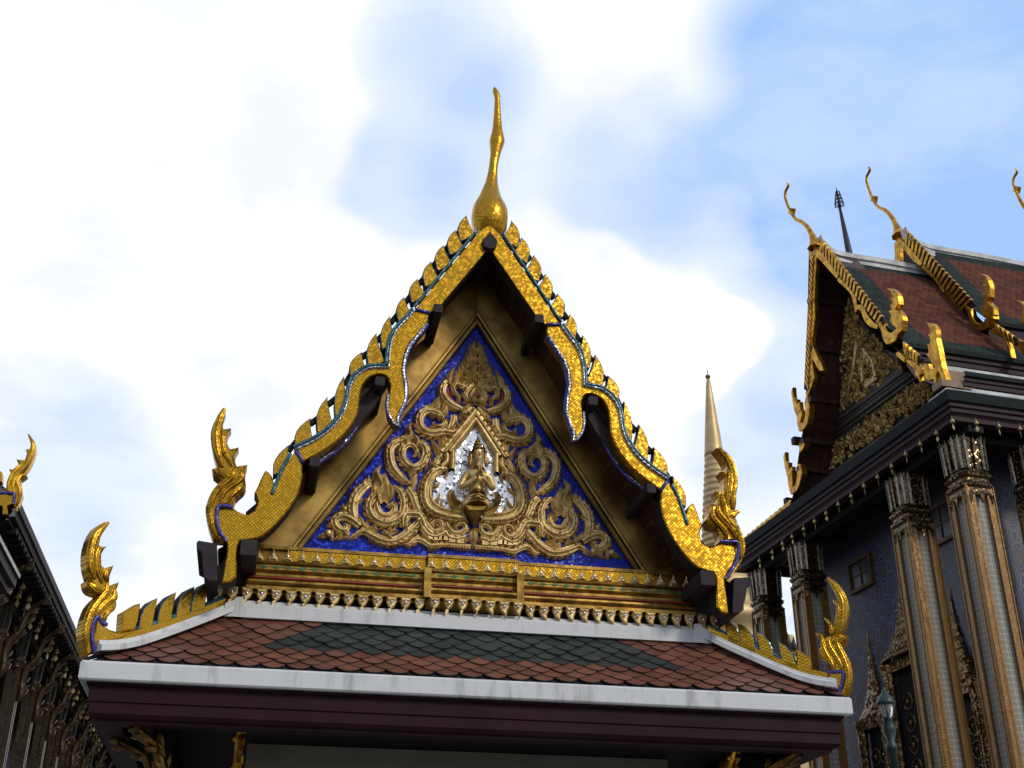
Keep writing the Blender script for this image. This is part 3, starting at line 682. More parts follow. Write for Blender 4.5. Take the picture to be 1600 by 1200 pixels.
edges = [(0, 1), (1, 2), (2, 3), (3, 4), (4, 5), (5, 6), (6, 7), (7, 8), (8, 9), (9, 10), (3, 11), (11, 12), (12, 13), (13, 14), (14, 15), (3, 16), (16, 17), (17, 18), (18, 19), (19, 20), (0, 21), (21, 22), (0, 23), (23, 24)]
fg = skinned(nodes, edges)
for s, hx in ((-1, 742.2), (1, 744.9)):                                # palms pressed together, fingers up
    fg.tube([fp(hx+s*2.6, 757.5, .218), fp(hx+s*.5, 753, .232), fp(hx, 748.5, .236)], [.017, .020, .016], 8)
    for k, (dd, ln) in enumerate(((.212, 7.6), (.224, 9.2), (.236, 10.2), (.248, 8.8))):
        fg.tube([fp(hx, 750, dd), fp(hx+.1*s, 750-ln*.5, dd-.001), fp(hx-.1*s, 750-ln*.85, dd-.006), fp(hx-.2*s, 750-ln, dd-.009)], [.0075, .0072, .006, .0025], 6)
    fg.tube([fp(hx+s*.4, 754, .246), fp(hx+s*.3, 750, .262), fp(hx, 747, .264)], [.009, .008, .004], 6)
FC = lambda x, y, d=.197: fp(x, y, d)
fg.tube([FC(744, 717, .190), FC(744, 720, .205), FC(744, 723.3, .216), FC(744, 724.6, .200)], [.004, .007, .0125, .006], 8)            # nose
for s in (-1, 1):
    fg.tube([FC(744+s*7.6, 718.4, .172), FC(744+s*5, 716.6, .192), FC(744+s*1.5, 717.6, .196)], [.002, .0042, .003], 6)                   # brows
    fg.ball(FC(744+s*4.2, 719.9, .186), .014, 8, 0, (1, .7, .55)); fg.tube([FC(744+s*6.6, 720, .178), FC(744+s*4.2, 720.9, .1965), FC(744+s*2.2, 720, .19)], .0025, 5)
    fg.tube([FC(744+s*10.2, 716, .13), FC(744+s*11.6, 721, .128), FC(744+s*11, 727, .13), FC(744+s*10.2, 732, .135)], [.010, .016, .012, .009], 6)   # long ears
fg.tube([FC(740.9, 727.6, .178), FC(742.5, 727.2, .190), FC(744, 727.6, .193), FC(745.5, 727.2, .190), FC(747.1, 727.6, .178)], [.002, .005, .0055, .005, .002], 6)  # lips
fg.tube([FC(741.6, 729, .178), FC(744, 729.6, .188), FC(746.4, 729, .178)], [.002, .006, .002], 6)
DEITY = fg.build('praying_figure', GOLD_CARVED, PED)
q = MB()                                                               # headdress: cap line, knob, shoulder flaps
q.tube([fp(733.5, 715, .13), fp(736, 712, .18), fp(744, 710.5, .205), fp(752, 712, .18), fp(754.5, 715, .13)], .009, 6)
q.tube([fp(734, 711, .13), fp(738, 706.5, .175), fp(744, 705.2, .19), fp(750, 706.5, .175), fp(754, 711, .13)], .007, 6)
q.lathe(fp(742.8, 705, .125), [(.04, 0), (.045, .02), (.03, .035), (.026, .055), (.012, .075), (.004, .11)], 10)
for s in (-1, 1): q.ribbon([fp(744+s*11, 712, .10), fp(744+s*12.5, 722, .10), fp(744+s*12.8, 732, .11), fp(744+s*11, 738, .12)], [.03, .045, .04, .015], NF, .035, prof=MB.ROUND)
q.build('headdress', GOLD_DARK, PED)
q = MB()                                                               # belt and skirt with its pointed lappet
q.ribbon([fp(729, 783, .10), fp(736, 777, .165), fp(742, 776, .18), fp(748, 777, .165), fp(755, 784, .10)], [.03, .04, .05, .04, .03], NF, .03)
for k in range(2): q.tube([fp(727-k*1.5, 786+k*3.5, .12), fp(742, 783+k*4.2, .205-.01*k), fp(757+k*1.5, 787+k*3.5, .12)], .010, 6)
q.ribbon([fp(716, 793, .1), fp(709, 790, .1), fp(705, 781, .09), fp(707, 772, .09)], [.05, .06, .05, .01], NF, .06, prof=MB.LEAFP); q.ribbon([fp(766, 795, .1), fp(773, 792, .1), fp(777, 784, .09), fp(775, 776, .09)], [.05, .06, .05, .01], NF, .06, prof=MB.LEAFP)
q.slab([fp(722, 797, .15), fp(730, 793, .19), fp(742, 792, .21), fp(752, 794, .19), fp(759, 799, .15), fp(752, 807, .16), fp(744, 818, .12), fp(738, 827, .08), (fp(733, 817, .12)), fp(727, 806, .16)], NF, .12, ch=.012)
q.build('skirt', GOLD_DARK, PED)

# ---- gable cornice: stacked mouldings, middle part stepped forward
YC = 10.72
def cz(y): return onY((560, y), YC-.03).z
q = MB()
def run(x0, x1, dy):
    z = cz
    pr = [(YP+.1, z(861)), (YC-.03, z(861)), (YC-.03, z(866)), (YC-.0, z(868)), (YC-.0, z(884)), (YC-.045, z(886)), (YC-.055, z(889)), (YC-.03, z(891)), (YC-.03, z(898)), (YC-.045, z(900)), (YC-.02, z(904)), (YC-.02, z(908)), (YC-.005, z(909)), (YC-.005, z(913)),
          (YC-.05, z(914.5)), (YC-.075, z(917)), (YC-.08, z(920)), (YC-.07, z(923)), (YC-.045, z(925)), (YC-.055, z(926.5)), (YC-.09, z(927)), (YC-.09, z(932)), (YC-.0, z(933)), (YC+.06, z(945)), (YP+.1, z(945))]
    q.grid([[Vector((x, yy-(dy if yy < YP else 0), zz)) for yy, zz in pr] for x in (x0, x1)], 0, False, False, True, True)
XA, XB = onY((668, 890), YC-.1).x, onY((812, 900), YC-.1).x
run(-2.06, XA, 0); run(XA+.002, XB-.002, .06); run(XB, 2.10, 0)
for xx in (XA, XB): q.box((xx, YC-.025, (cz(886)+cz(932))/2), (.065, .24, cz(886)-cz(932)), None, 0)
CORN = q.build('gable_cornice', GOLD_DARK, PAV)
q = MB(); q.box((0.02, YC+.06, (cz(934)+4.55)/2), (4.3, .10, cz(934)-4.55)); q.build('painted_shadow_board', WOOD_BLACK, CORN)  # black board added behind the petals, standing in for the shade between them
q = MB()
for x0, x1, dy in ((-2.05, XA-.06, 0), (XA+.06, XB-.06, .06), (XB+.06, 2.09, 0)):
    q.box(((x0+x1)/2, YC-dy-.02, cz(910.5)), (x1-x0, .03, cz(909.6)-cz(911.4)))
q.build('red_fillet', RED, CORN)
for x0, x1, dy in ((-1.98, XA-.07, 0), (XA+.07, XB-.07, .06), (XB+.07, 2.02, 0)):      # chain of green lozenges
    n_ = int((x1-x0)/.105); up_ = []; dn_ = []
    for k in range(n_):
        x = x0+(k+.5)*(x1-x0)/n_
        for a, h in ((-.040, .05), (0, 1), (.040, .05)): up_.append(Vector((x+a, YC-.036-dy, cz(894.5-2.3*h)))); dn_.append(Vector((x+a, YC-.036-dy, cz(894.5+2.3*h))))
    q = MB(); q.slab(up_+dn_[::-1], NF, .006); q.build('green_inlay', GREEN, CORN)
q = MB()
for x0, x1, dy in ((-1.70, XA-.01, 0), (XA+.01, XB-.01, .06), (XB+.01, 1.72, 0)):
    q.box(((x0+x1)/2, YC-dy-.012, (cz(866.5)+cz(884)) / 2), (x1-x0, .02, cz(866.5)-cz(884)-.004))
q.build('mosaic_band', GOLD_MOSAIC, CORN)
def hang_petal(p, s, lean):
    q = MB(); out = [(-.034, .0), (-.046, -.03), (-.044, -.065), (-.026, -.10), (lean*.012, -.135), (lean*.026, -.168), (lean*.030+.006, -.135), (.030, -.095), (.046, -.06), (.046, -.03), (.034, 0)]
    q.slab([p+Vector((a*s, 0, c*s)) for a, c in out], NF, .035, 0, ch=.010)
    q.ribbon([p+Vector((-.045*s, -.008, -.015*s)), p+Vector((-.02*s, -.008, -.045*s)), p+Vector((0, -.008, -.03*s)), p+Vector((.02*s, -.008, -.045*s)), p+Vector((.045*s, -.008, -.015*s))], [.01, .018, .014, .018, .01], NF, .012, prof=MB.ROUND, samp=2)
    q.ball(p+Vector((0, -.016, -.062*s)), .0155, 8, 1)
    return q
x = -2.30; k = 0
while x < 2.36:
    mid = XA-.03 < x < XB+.03; dy = .06 if mid else 0
    lean = -1 if x < -.05 else (1 if x > .05 else 0)
    hang_petal(Vector((x, YC-.085-dy, cz(929.5))), .98+random.uniform(-.03, .03), lean*random.uniform(.5, 1)).build('hanging_petal', [GOLD_CARVED, CRYSTAL], CORN)
    x += .1275
def up_petal(p, s):
    q = MB(); out = [(-.040, 0), (-.044, .03), (-.028, .055), (-.012, .085), (.0, .135), (.012, .085), (.028, .055), (.044, .03), (.040, 0)]
    q.slab([p+Vector((a*s, 0, c*s)) for a, c in out], NF, .03, 0, ch=.010)
    q.ribbon([p+Vector((-.038*s, -.005, .012)), p+Vector((0, -.012, .028)), p+Vector((.038*s, -.005, .012))], [.012, .02, .012], NF, .012, prof=MB.ROUND, samp=2)
    q.ball(p+Vector((0, -.012, .048*s)), .014, 8, 1); return q
x = -1.98
while x < 2.06:
    dy = .06 if XA < x < XB else 0
    up_petal(Vector((x, YC-.035-dy, cz(885.5))), 1).build('upright_petal', [GOLD_CARVED, CRYSTAL], CORN)
    x += .130

# ---- bargeboards, traced on the left in their plane and mirrored
BOARD = [  # (outline, gold face)
    [(768, 352), (755, 357), (747, 364), (648, 484), (672, 489), (690, 475), (753, 400), (768, 384)],
    [(647, 485), (635, 499), (620, 515), (612.5, 530), (608, 552), (606.5, 574), (592.5, 574), (577.5, 575), (565, 581), (554, 591), (546, 607), (542.5, 627), (536, 645), (525, 661), (507.5, 677.5), (487.5, 690), (461, 702.5),
     (472.5, 722), (497, 709), (522, 693), (541, 675), (553, 657), (560, 640), (562, 621), (565, 607.5), (571, 596), (580, 588), (592.5, 584.5), (604, 588), (609, 598), (608.5, 612), (606, 632), (608, 647), (615, 659), (624, 666), (620, 655), (623, 647), (629, 635), (634, 620), (632.5, 600), (629, 577.5), (632.5, 555), (640, 537.5), (652.5, 522.5), (667.5, 504), (671, 490)],
    [(461, 704.5), (473, 724), (470, 755), (460, 782), (442.5, 807), (420, 830), (402.5, 841), (375, 845), (371, 860), (369, 902), (360, 910), (346, 911), (351, 880), (355, 850), (340, 827), (336, 810), (340, 795), (364, 794), (370, 798), (385, 804), (397.5, 797.5), (402.5, 782.5), (397.5, 770), (404, 757), (408, 747), (415, 734), (424, 742), (428, 755), (436, 742)]]
for s, side in ((1, 'l'), (-1, 'r')):
    f_ = (lambda p: p) if s == 1 else MX
    B0 = None
    q = MB(); ps = [f_(pb(*p)) for p in BOARD[0]]; ps[0].x = 0.0; ps[-1].x = 0.0
    q.slab(ps, NF, .15, 0, 1, .006, 0)
    BRD = q.build('bargeboard', [GOLD_MOSAIC, WOOD_DARK], PAV)
    q = MB(); q.slab([f_(p) for p in smooth_poly([pb(*p) for p in BOARD[1]], 3)], NF, .16, 0, 0, .012, 0); q.build('naga_board', GOLD_MOSAIC, BRD)
    q = MB(); q.slab([f_(p) for p in smooth_poly([pb(*p) for p in BOARD[2]], 2, 40)], NF, .17, 0, 2, .012, 0); q.build('tail_board', [GOLD_MOSAIC, GOLD_MOSAIC, WOOD_DARK], BRD)
    # edgings
    q = MB(); up_ = [pb(746, 363), pb(697, 423), pb(648, 483)]
    q.ribbon([f_(p+Vector((-.012, -.0, .012))) for p in up_], [.034]*3, NF, .025, prof=MB.ROUND)
    so = BOARD[1][:17]
    q.ribbon([f_(pb(x-3.0, y-2.6)) for x, y in so[:5]]+[f_(pb(603.5, 571))], [.034]*6, NF, .02, prof=MB.ROUND); q.ribbon([f_(pb(x-2.2, y-3.6)) for x, y in [(604, 574)]+so[6:]], [.034]*12, NF, .02, prof=MB.ROUND)
    q.ribbon([f_(pb(x, y)) for x, y in [(454, 709), (442, 730), (431, 756), (425, 772)]], [.035]*4, NF, .02, prof=MB.ROUND)
    q.build('teal_edging', TEAL, BRD)
    q = MB()
    q.ribbon([f_(pb(x+.6, y+.4)) for x, y in so[:6]], [.022]*6, NF, .03, prof=MB.ROUND); q.ribbon([f_(pb(x+.4, y+.8)) for x, y in so[5:]], [.022]*12, NF, .03, prof=MB.ROUND)
    lo = [(480, 727), (497, 721), (521, 706), (541, 688), (555, 668), (567, 648), (572, 630), (572.5, 620)]
    lo2 = [(667, 506), (653, 524), (640.5, 539), (633.5, 556), (630, 577), (633.5, 600), (634.5, 620), (629.5, 636), (623.5, 648), (621, 656), (624.5, 667), (615, 661), (607.5, 648), (605, 633), (607, 616)]
    q.tube([f_(onY(p, YB+.15)) for p in lo], .014, 6); q.tube([f_(pb(*p)+NF*.004) for p in lo2], .013, 6)
    q.build('white_edging', WHITE_STRIPE, BRD)
    q = MB()
    q.tube([f_(onY((x+1, y+2.2), YB+.15)) for x, y in lo], .016, 6); q.tube([f_(onY((x+(1.8 if i < 10 else -1.4), y+1), YB+.03)) for i, (x, y) in enumerate(lo2)], .015, 6)
    q.tube([f_(pb(*p)+NF*.01) for p in [(647, 484), (660, 486.5), (672, 489.5)]], .016, 6); q.tube([f_(pb(*p)+NF*.01) for p in [(461, 704), (468, 713), (473, 724)]], .018, 6)
    q.build('violet_edging', VIOLET, BRD)
    # roof edge timber behind the curved parts
    q = MB(); tb = [(648, 484), (628, 500), (600, 545), (560, 592), (520, 655), (480, 694), (440, 742), (408, 780), (384, 800), (400, 805), (430, 775), (470, 730), (530, 700), (580, 640), (612, 590), (640, 530), (668, 492)]
    q.slab([f_(onY(p, YB+.13)) for p in tb], NF, .12, 0); q.build('edge_timber', WOOD_DARK, BRD)
    # leaf shaped fins
    FINS = [((728, 335.6), (730.5, 372), 22), ((711.4, 358), (714, 393), 22), ((691.8, 382), (695, 418), 22), ((672.5, 407.6), (676, 443), 22), ((651.8, 434.6), (655, 468), 22), ((630.4, 462.8), (634, 500), 21),
            ((608.6, 492.5), (607, 541), 20), ((587, 519.5), (588, 571), 23), ((565, 549), (558, 582), 22), ((537, 586), (533, 648), 19), ((510.5, 619), (508, 675), 23), ((484.5, 652), (473, 694), 25), ((451, 694), (437, 738), 22)]
    LP = [(0, -.42), (.10, -.50), (.30, -.58), (.5, -.55), (.68, -.42), (.82, -.25), (.92, -.09), (1, .05), (.9, .06), (.76, .11), (.58, .20), (.38, .32), (.2, .44), (0, .52)]
    for (tx, ty), (bx, by), w in FINS:
        q = MB(); pts = []; w *= 1.16; bx += .8
        for t, a in LP: pts.append((bx+(tx-bx)*t+a*w*(1-.0*t), by+(ty-by)*t+((-.30 if True else 0)*a*w if t < .12 else 0)*1.6))
        q.slab([f_(onY(p, YB+.02)) for p in pts], NF, .11, 0, 2, .008, 1); q.build('leaf_fin', [GOLD_MOSAIC_FINE, TEAL, WOOD_DARK], BRD)
    q = MB()                                               # dark batten tying the fins together
    for (a, b_) in zip(FINS, FINS[1:]):
        (t1, b1, _), (t2, b2, _) = a, b_
        p1 = (b1[0]+(t1[0]-b1[0])*.52-3, b1[1]+(t1[1]-b1[1])*.52); p2 = (b2[0]+(t2[0]-b2[0])*.80+3, b2[1]+(t2[1]-b2[1])*.80)
        dx, dy = p2[0]-p1[0], p2[1]-p1[1]; l = math.hypot(dx, dy); nx, ny = -dy/l*3.6, dx/l*3.6
        q.slab([f_(onY(p, YB+.06)) for p in [(p1[0]+nx, p1[1]+ny), (p1[0]-nx, p1[1]-ny), (p2[0]-nx, p2[1]-ny), (p2[0]+nx, p2[1]+ny)]], NF, .06)
    q.build('fin_batten', WOOD_BLACK, BRD)

# naga finials at the foot of the bargeboards
def finial(outline, flutes, pf, n, th, parent, mats, name='naga_finial', vio=None):
    q = MB(); q.slab(smooth_poly([pf(*p) for p in outline], 2, 42), n, th, 0, 0, th*.16, 0)
    for pts, w in flutes:
        L = [pf(*p) for p in pts]; k = len(L)
        q.ribbon(L, [w*(.35 if i in (0, k-1) else 1) for i in range(k)], n, th*.30, base=-.004, samp=4)
    o = q.build(name, mats, parent)
    if vio:
        v = MB(); v.ribbon([pf(*p)+Vector(n)*th*.05 for p in vio], [.036]*len(vio), n, .02, prof=MB.ROUND, samp=3); v.build('violet_edging', VIOLET, o)
    return o
HL = [(333, 842), (326, 822), (321, 797), (323, 785), (330, 767.5), (344, 750), (341, 746), (333, 740), (331, 731), (340, 728), (334, 710), (330, 690), (329, 676), (332.5, 662), (341, 647), (351, 637), (352.5, 641), (347.5, 655), (349, 669), (361, 667), (354, 681), (355, 692), (360, 700), (373, 697), (366, 712), (370, 727), (386.5, 724), (382.5, 742), (384.5, 757), (380, 766), (368, 777), (364, 793), (350, 790), (341, 794), (338, 812), (342, 830), (352, 843)]
HLF = [([(328, 800), (335, 772), (350, 755), (362, 745), (366, 732)], .055), ([(342, 790), (350, 768), (364, 757), (376, 748), (378, 734)], .06), ([(356, 790), (362, 774), (376, 763)], .04), ([(340, 735), (352, 744), (364, 748)], .06), ([(348, 730), (340, 705), (338, 680), (344, 655), (351, 639)], .07), ([(362, 728), (350, 705), (348, 685), (346, 668)], .055), ([(329, 790), (330, 815), (338, 838)], .045)]
finial(HL, HLF, lambda x, y: onY((x, y), YB-.01), NF, .17, PAV, GOLD_MOSAIC_FINE, vio=[(364, 793.5), (350, 790.5), (340, 794), (339, 812), (343, 830), (354, 846)])
ZR = lambda l: zoom((960, 660), 4, l)
HR = ZR([(700, 985), (745, 950), (785, 900), (808, 840), (820, 770), (808, 710), (785, 640), (755, 600), (780, 560), (776, 540), (760, 545), (768, 500), (768, 440), (778, 380), (768, 310), (740, 235), (705, 185), (640, 155), (668, 185), (695, 230), (708, 265), (706, 305), (668, 300), (692, 340), (690, 400), (682, 440), (640, 420), (652, 470), (645, 510), (600, 500), (600, 560), (580, 600), (600, 640), (650, 650), (664, 700), (662, 740), (770, 748), (778, 820), (745, 905)])
HRF = [(ZR([(790, 860), (795, 790), (775, 700), (720, 630), (690, 570), (690, 500)]), .06), (ZR([(760, 740), (740, 680), (690, 620), (650, 570), (645, 520)]), .06), (ZR([(700, 740), (690, 690), (650, 640), (610, 590), (610, 530)]), .05), (ZR([(780, 560), (720, 590), (680, 610)]), .05), (ZR([(740, 540), (735, 440), (745, 350), (720, 250), (650, 162)]), .075), (ZR([(700, 530), (710, 440), (720, 360), (715, 300)]), .06), (ZR([(680, 560), (675, 500), (665, 450)]), .05)]
finial(HR, HRF, lambda x, y: onY((x, y), YB-.01), NF, .17, PAV, GOLD_MOSAIC_FINE, vio=ZR([(662, 745), (720, 748), (768, 752), (776, 815), (750, 890), (700, 975)]))

# purlins carrying the overhang
def purlin(px, py, w, h, cham=.012, y0=YB-.05, diamond=False):
    c = onY((px, py), y0)
    for s in (1, -1):
        if diamond and s == -1: continue
        q = MB(); cc = Vector((c.x*s if not diamond else 0.0, y0, c.z))
        if diamond: sh = [(0, h), (w, 0), (w*.75, -h*.8), (0, -h), (-w*.75, -h*.8), (-w, 0)]
        else: sh = [(-w, h-cham), (-w+cham, h), (w-cham, h), (w, h-cham), (w, -h+cham), (w-cham, -h), (-w+cham, -h), (-w, -h+cham)]
        q.slab([cc+Vector((a, 0, b_)) for a, b_ in sh], NF, YP-.1-y0 if not diamond else 1.0); q.build('purlin', WOOD_DARK, PAV)
purlin(685, 481, .045, .045); purlin(594, 595, .045, .045); purlin(492, 721, .045, .045); purlin(389, 855, .070, .070)
purlin(773, 376, .078, .10, diamond=True)
GB = [(1147, 903), (1172, 902), (1174.5, 906), (1174, 914), (1167, 917), (1165, 935), (1162, 945), (1162, 953), (1157, 957), (1145, 957)]
for s in (1, -1):
    q = MB(); L = [onY(p, YB+.0) for p in GB]; q.slab([p if s == 1 else MX(p) for p in L], NF, .75); q.build('gutter_beam', WOOD_DARK, PAV)

# apex finial: swelling bulb drawn out to a beak tip
ZC = lambda l: zoom((560, 120), 4, l)
sec = [(985, 780, 860), (955, 720, 925), (900, 705, 932), (860, 708, 930), (820, 715, 917), (760, 750, 888), (710, 772, 876), (670, 790, 870), (600, 809, 868), (540, 818, 874), (480, 825, 888), (440, 822, 902), (408, 819, 913), (398, 820, 912), (340, 835, 900), (250, 845, 891), (150, 851, 886), (120, 848, 885), (95, 839, 876), (75, 841, 862), (60, 849, 851)]
q = MB(); rows = []
for y, xl, xr in sec:
    a = onY((560+xl/4, 120+y/4), YB+.34); c = onY((560+xr/4, 120+y/4), YB+.34); ce = (a+c)/2; w = (c.x-a.x)/2; row = []
    for k in range(12):
        t = 2*math.pi*k/12; cs, sn = math.cos(t), math.sin(t); e = .78
        row.append(ce+Vector((w*math.copysign(abs(cs)**e, cs), 1.05*w*math.copysign(abs(sn)**e, sn), 0)))
    rows.append(row)
rows[0] = [p+Vector((0, 0, -.12)) for p in rows[0]]
q.grid(rows, 0, True, True, False, True); q.build('apex_finial', GOLD_MOSAIC_FINE, PAV)

# crests on the front hips: gold band, fins, naga at the corner
def hip_plane(sx):
    p0 = Vector((sx*E0, 10.04, 4.0)); return p0, Vector((-sx*.68, -IN, 0)).normalized()
Z7 = lambda l: zoom((0, 660), 2.2222, l); Z8 = lambda l: zoom((1200, 900), 4, l); Z9 = lambda l: zoom((880, 900), 3.4783, l)
for sx in (-1, 1):
    p0, n_ = hip_plane(sx); pf = lambda x, y: on((x, y), p0, n_)
    path = [p for p in hipline(-1)]; path = [Vector((p.x*(-sx), p.y, p.z)) for p in path]
    q = MB()
    q.slab([p+Vector((0, 0, .105)) for p in path[1:]]+[p+Vector((0, 0, .02)) for p in path[:0:-1]], n_, .06); CREST = q.build('hip_crest', GOLD_MOSAIC_FINE, PAV)
    q = MB(); q.tube([p+Vector((0, 0, .115))-n_*.03 for p in path[4:]], .026, 6); q.build('teal_edging', TEAL, CREST)
    if sx < 0: fins = [((247, 934), (228, 983), 25), ((276, 925), (255, 972), 25), ((305, 916), (286, 962), 25), ((328, 908), (315, 952), 24)]
    else: fins = [(Z9([(945, 250)])[0], Z9([(1015, 395)])[0], 26), (Z9([(1045, 298)])[0], Z9([(1115, 448)])[0], 26), (Z9([(1165, 355)])[0], Z9([(1232, 508)])[0], 27), (Z9([(870, 225)])[0], Z9([(915, 345)])[0], 24)]
    for (tx, ty), (bx, by), w in fins:
        sg = -1 if sx < 0 else 1
        q = MB(); pts = [(tx+sg*a, ty+b_) for a, b_ in ((30, 50), (29.5, 41), (27, 28), (22, 17), (12, 6), (0, 0), (1.5, 8), (4, 20), (7, 36), (7.5, 46))]
        q.slab([pf(*p)-n_*.0 for p in pts], n_, .10, 0, 2, .008, 1); q.build('leaf_fin', [GOLD_MOSAIC_FINE, TEAL, WOOD_DARK], CREST)
    if sx < 0:
        end = Z7([(420, 728), (425, 660), (445, 648), (470, 632), (487, 628), (486, 650), (480, 690), (470, 722)])
        base = Z7([(335, 800), (320, 760), (330, 700), (335, 680), (352, 700), (380, 720), (415, 730), (470, 722), (420, 752), (345, 768)])
        out_ = Z7([(300, 815), (290, 760), (287, 720), (295, 680), (310, 640), (330, 615), (345, 600), (318, 590), (305, 570), (303, 550), (318, 555), (305, 510), (302, 460), (312, 410), (335, 365), (365, 345), (383, 343), (378, 355), (360, 375), (350, 410), (346, 432), (374, 428), (354, 456), (355, 495), (370, 505), (399, 494), (384, 532), (384, 565), (418, 552), (405, 590), (408, 630), (400, 652), (380, 668), (370, 700), (352, 697), (337, 672), (322, 700), (318, 750), (328, 800)])
        fl = [(Z7([(300, 780), (300, 720), (318, 660), (345, 620), (368, 590), (372, 560)]), .06), (Z7([(330, 680), (345, 650), (370, 625), (395, 610), (398, 580)]), .06), (Z7([(356, 690), (370, 665), (395, 645)]), .045), (Z7([(310, 560), (330, 580), (360, 590)]), .06), (Z7([(330, 545), (318, 500), (320, 450), (335, 395), (375, 348)]), .07), (Z7([(355, 560), (340, 510), (338, 460), (345, 430)]), .06), (Z7([(372, 555), (366, 530), (375, 505)]), .05)]
        vio = Z7([(370, 703), (352, 697), (337, 674), (322, 700), (318, 750), (328, 800)])
    else:
        end = Z8([(265, 640), (190, 600), (170, 570), (180, 520), (170, 460), (200, 470), (265, 510), (270, 560)])
        base = Z8([(240, 630), (310, 645), (370, 640), (380, 605), (460, 602), (470, 620), (465, 680), (430, 745), (420, 690), (330, 665)])
        out_ = Z8([(430, 750), (495, 745), (512, 710), (522, 660), (524, 590), (505, 520), (470, 455), (455, 447), (488, 412), (502, 375), (462, 365), (480, 330), (495, 270), (505, 210), (492, 135), (462, 80), (420, 30), (370, 8), (405, 55), (430, 105), (436, 140), (432, 160), (398, 143), (432, 182), (440, 225), (435, 260), (412, 310), (403, 320), (396, 288), (346, 254), (384, 305), (388, 345), (385, 375), (362, 382), (345, 365), (290, 350), (322, 395), (326, 440), (312, 470), (325, 510), (365, 530), (385, 570), (390, 600), (460, 598), (472, 620), (462, 690)])
        fl = [(Z8([(480, 735), (505, 660), (500, 580), (470, 500), (440, 440), (430, 390)]), .06), (Z8([(470, 600), (450, 540), (420, 490), (390, 440), (380, 390)]), .06), (Z8([(420, 598), (400, 540), (370, 490), (345, 430), (340, 380)]), .05), (Z8([(490, 385), (440, 410), (400, 420)]), .05), (Z8([(430, 380), (460, 300), (470, 220), (455, 130), (375, 12)]), .07), (Z8([(410, 370), (430, 300), (445, 230), (432, 165)]), .055), (Z8([(395, 380), (400, 340), (385, 290)]), .05)]
        vio = Z8([(375, 607), (420, 600), (464, 603), (470, 640), (458, 690), (432, 745)])
    q = MB(); q.slab([pf(*p)+n_*.01 for p in end], n_, .10, 0, 0, .014); q.slab([pf(*p)+n_*.012 for p in base], n_, .10, 0, 0, .014); q.build('crest_end', GOLD_MOSAIC_FINE, CREST)
    finial(out_, fl, pf, n_, .115, PAV, GOLD_MOSAIC_FINE, vio=vio)
# ================================================================== chapel on the right
TH = R(4.5); DG = Vector((-math.sin(TH), math.cos(TH), 0)); DS = Vector((math.cos(TH), math.sin(TH), 0))
EZ = 11.0; E_ = Vector((9.489, 17.32, EZ))
UG, UP, UW = .5, 1.3, 1.6                          # gable boards, pediment, wall, measured in from the eave
def ch(u, v, z): return Vector((E_.x, E_.y, 0))+DS*u+DG*v+VZ*z
def cg(p, u): return on(p, E_+DS*u, DS)
def cs(p, v): return on(p, E_+DG*v, DG)
def uvz(P): d = P-Vector((E_.x, E_.y, 0)); return d.dot(DS), d.dot(DG), P.z
NG = -DS
CH = thing('temple_hall', 'tall temple hall on the right with dark carved gable and tiered green and red roofs', 'temple', ch(6, 4.5, 0))

# materials of the hall
def axis_mat(name, fn):
    m, nt, b = mat(name); o = ocoord(nt)
    u = vm(nt, 'DOT_PRODUCT', o, DS); v = vm(nt, 'DOT_PRODUCT', o, DG)
    s = nd(nt, 'ShaderNodeSeparateXYZ'); nt.links.new(o, s.inputs[0]); fn(nt, b, o, u, v, s.outputs[2]); return m
def _loz(nt, b, o, u, v, z):
    h = mth(nt, 'ADD', u, v)
    a = mth(nt, 'MULTIPLY', h, 1/.50); c = mth(nt, 'MULTIPLY', z, 1/.84)
    w = mth(nt, 'MULTIPLY', mth(nt, 'ADD', mth(nt, 'COSINE', mth(nt, 'MULTIPLY', a, 2*math.pi)), mth(nt, 'COSINE', mth(nt, 'MULTIPLY', c, 2*math.pi))), .5)
    line = mth(nt, 'MAXIMUM', mapr(nt, mth(nt, 'ABSOLUTE', mth(nt, 'SUBTRACT', mth(nt, 'ABSOLUTE', w), .14)), .02, .10, 1, 0), mapr(nt, mth(nt, 'ABSOLUTE', mth(nt, 'SUBTRACT', mth(nt, 'ABSOLUTE', w), .52)), .03, .10, .6, 0))
    core = mapr(nt, mth(nt, 'ABSOLUTE', w), .72, .9, 0, 1)
    n = noi(nt, o, 9, 5, .6)
    col = mix(nt, n, (.016, .018, .042), (.038, .032, .056))
    col = mix(nt, mth(nt, 'MULTIPLY', line, .85), col, (.13, .15, .24)); col = mix(nt, mth(nt, 'MULTIPLY', core, .8), col, (.10, .06, .05))
    setp(nt, b, color=col, rough=.4, normal=bump(nt, noi(nt, o, 40, 3), .3, .02))
LOZENGE = axis_mat('blue lozenge glazed wall', _loz)
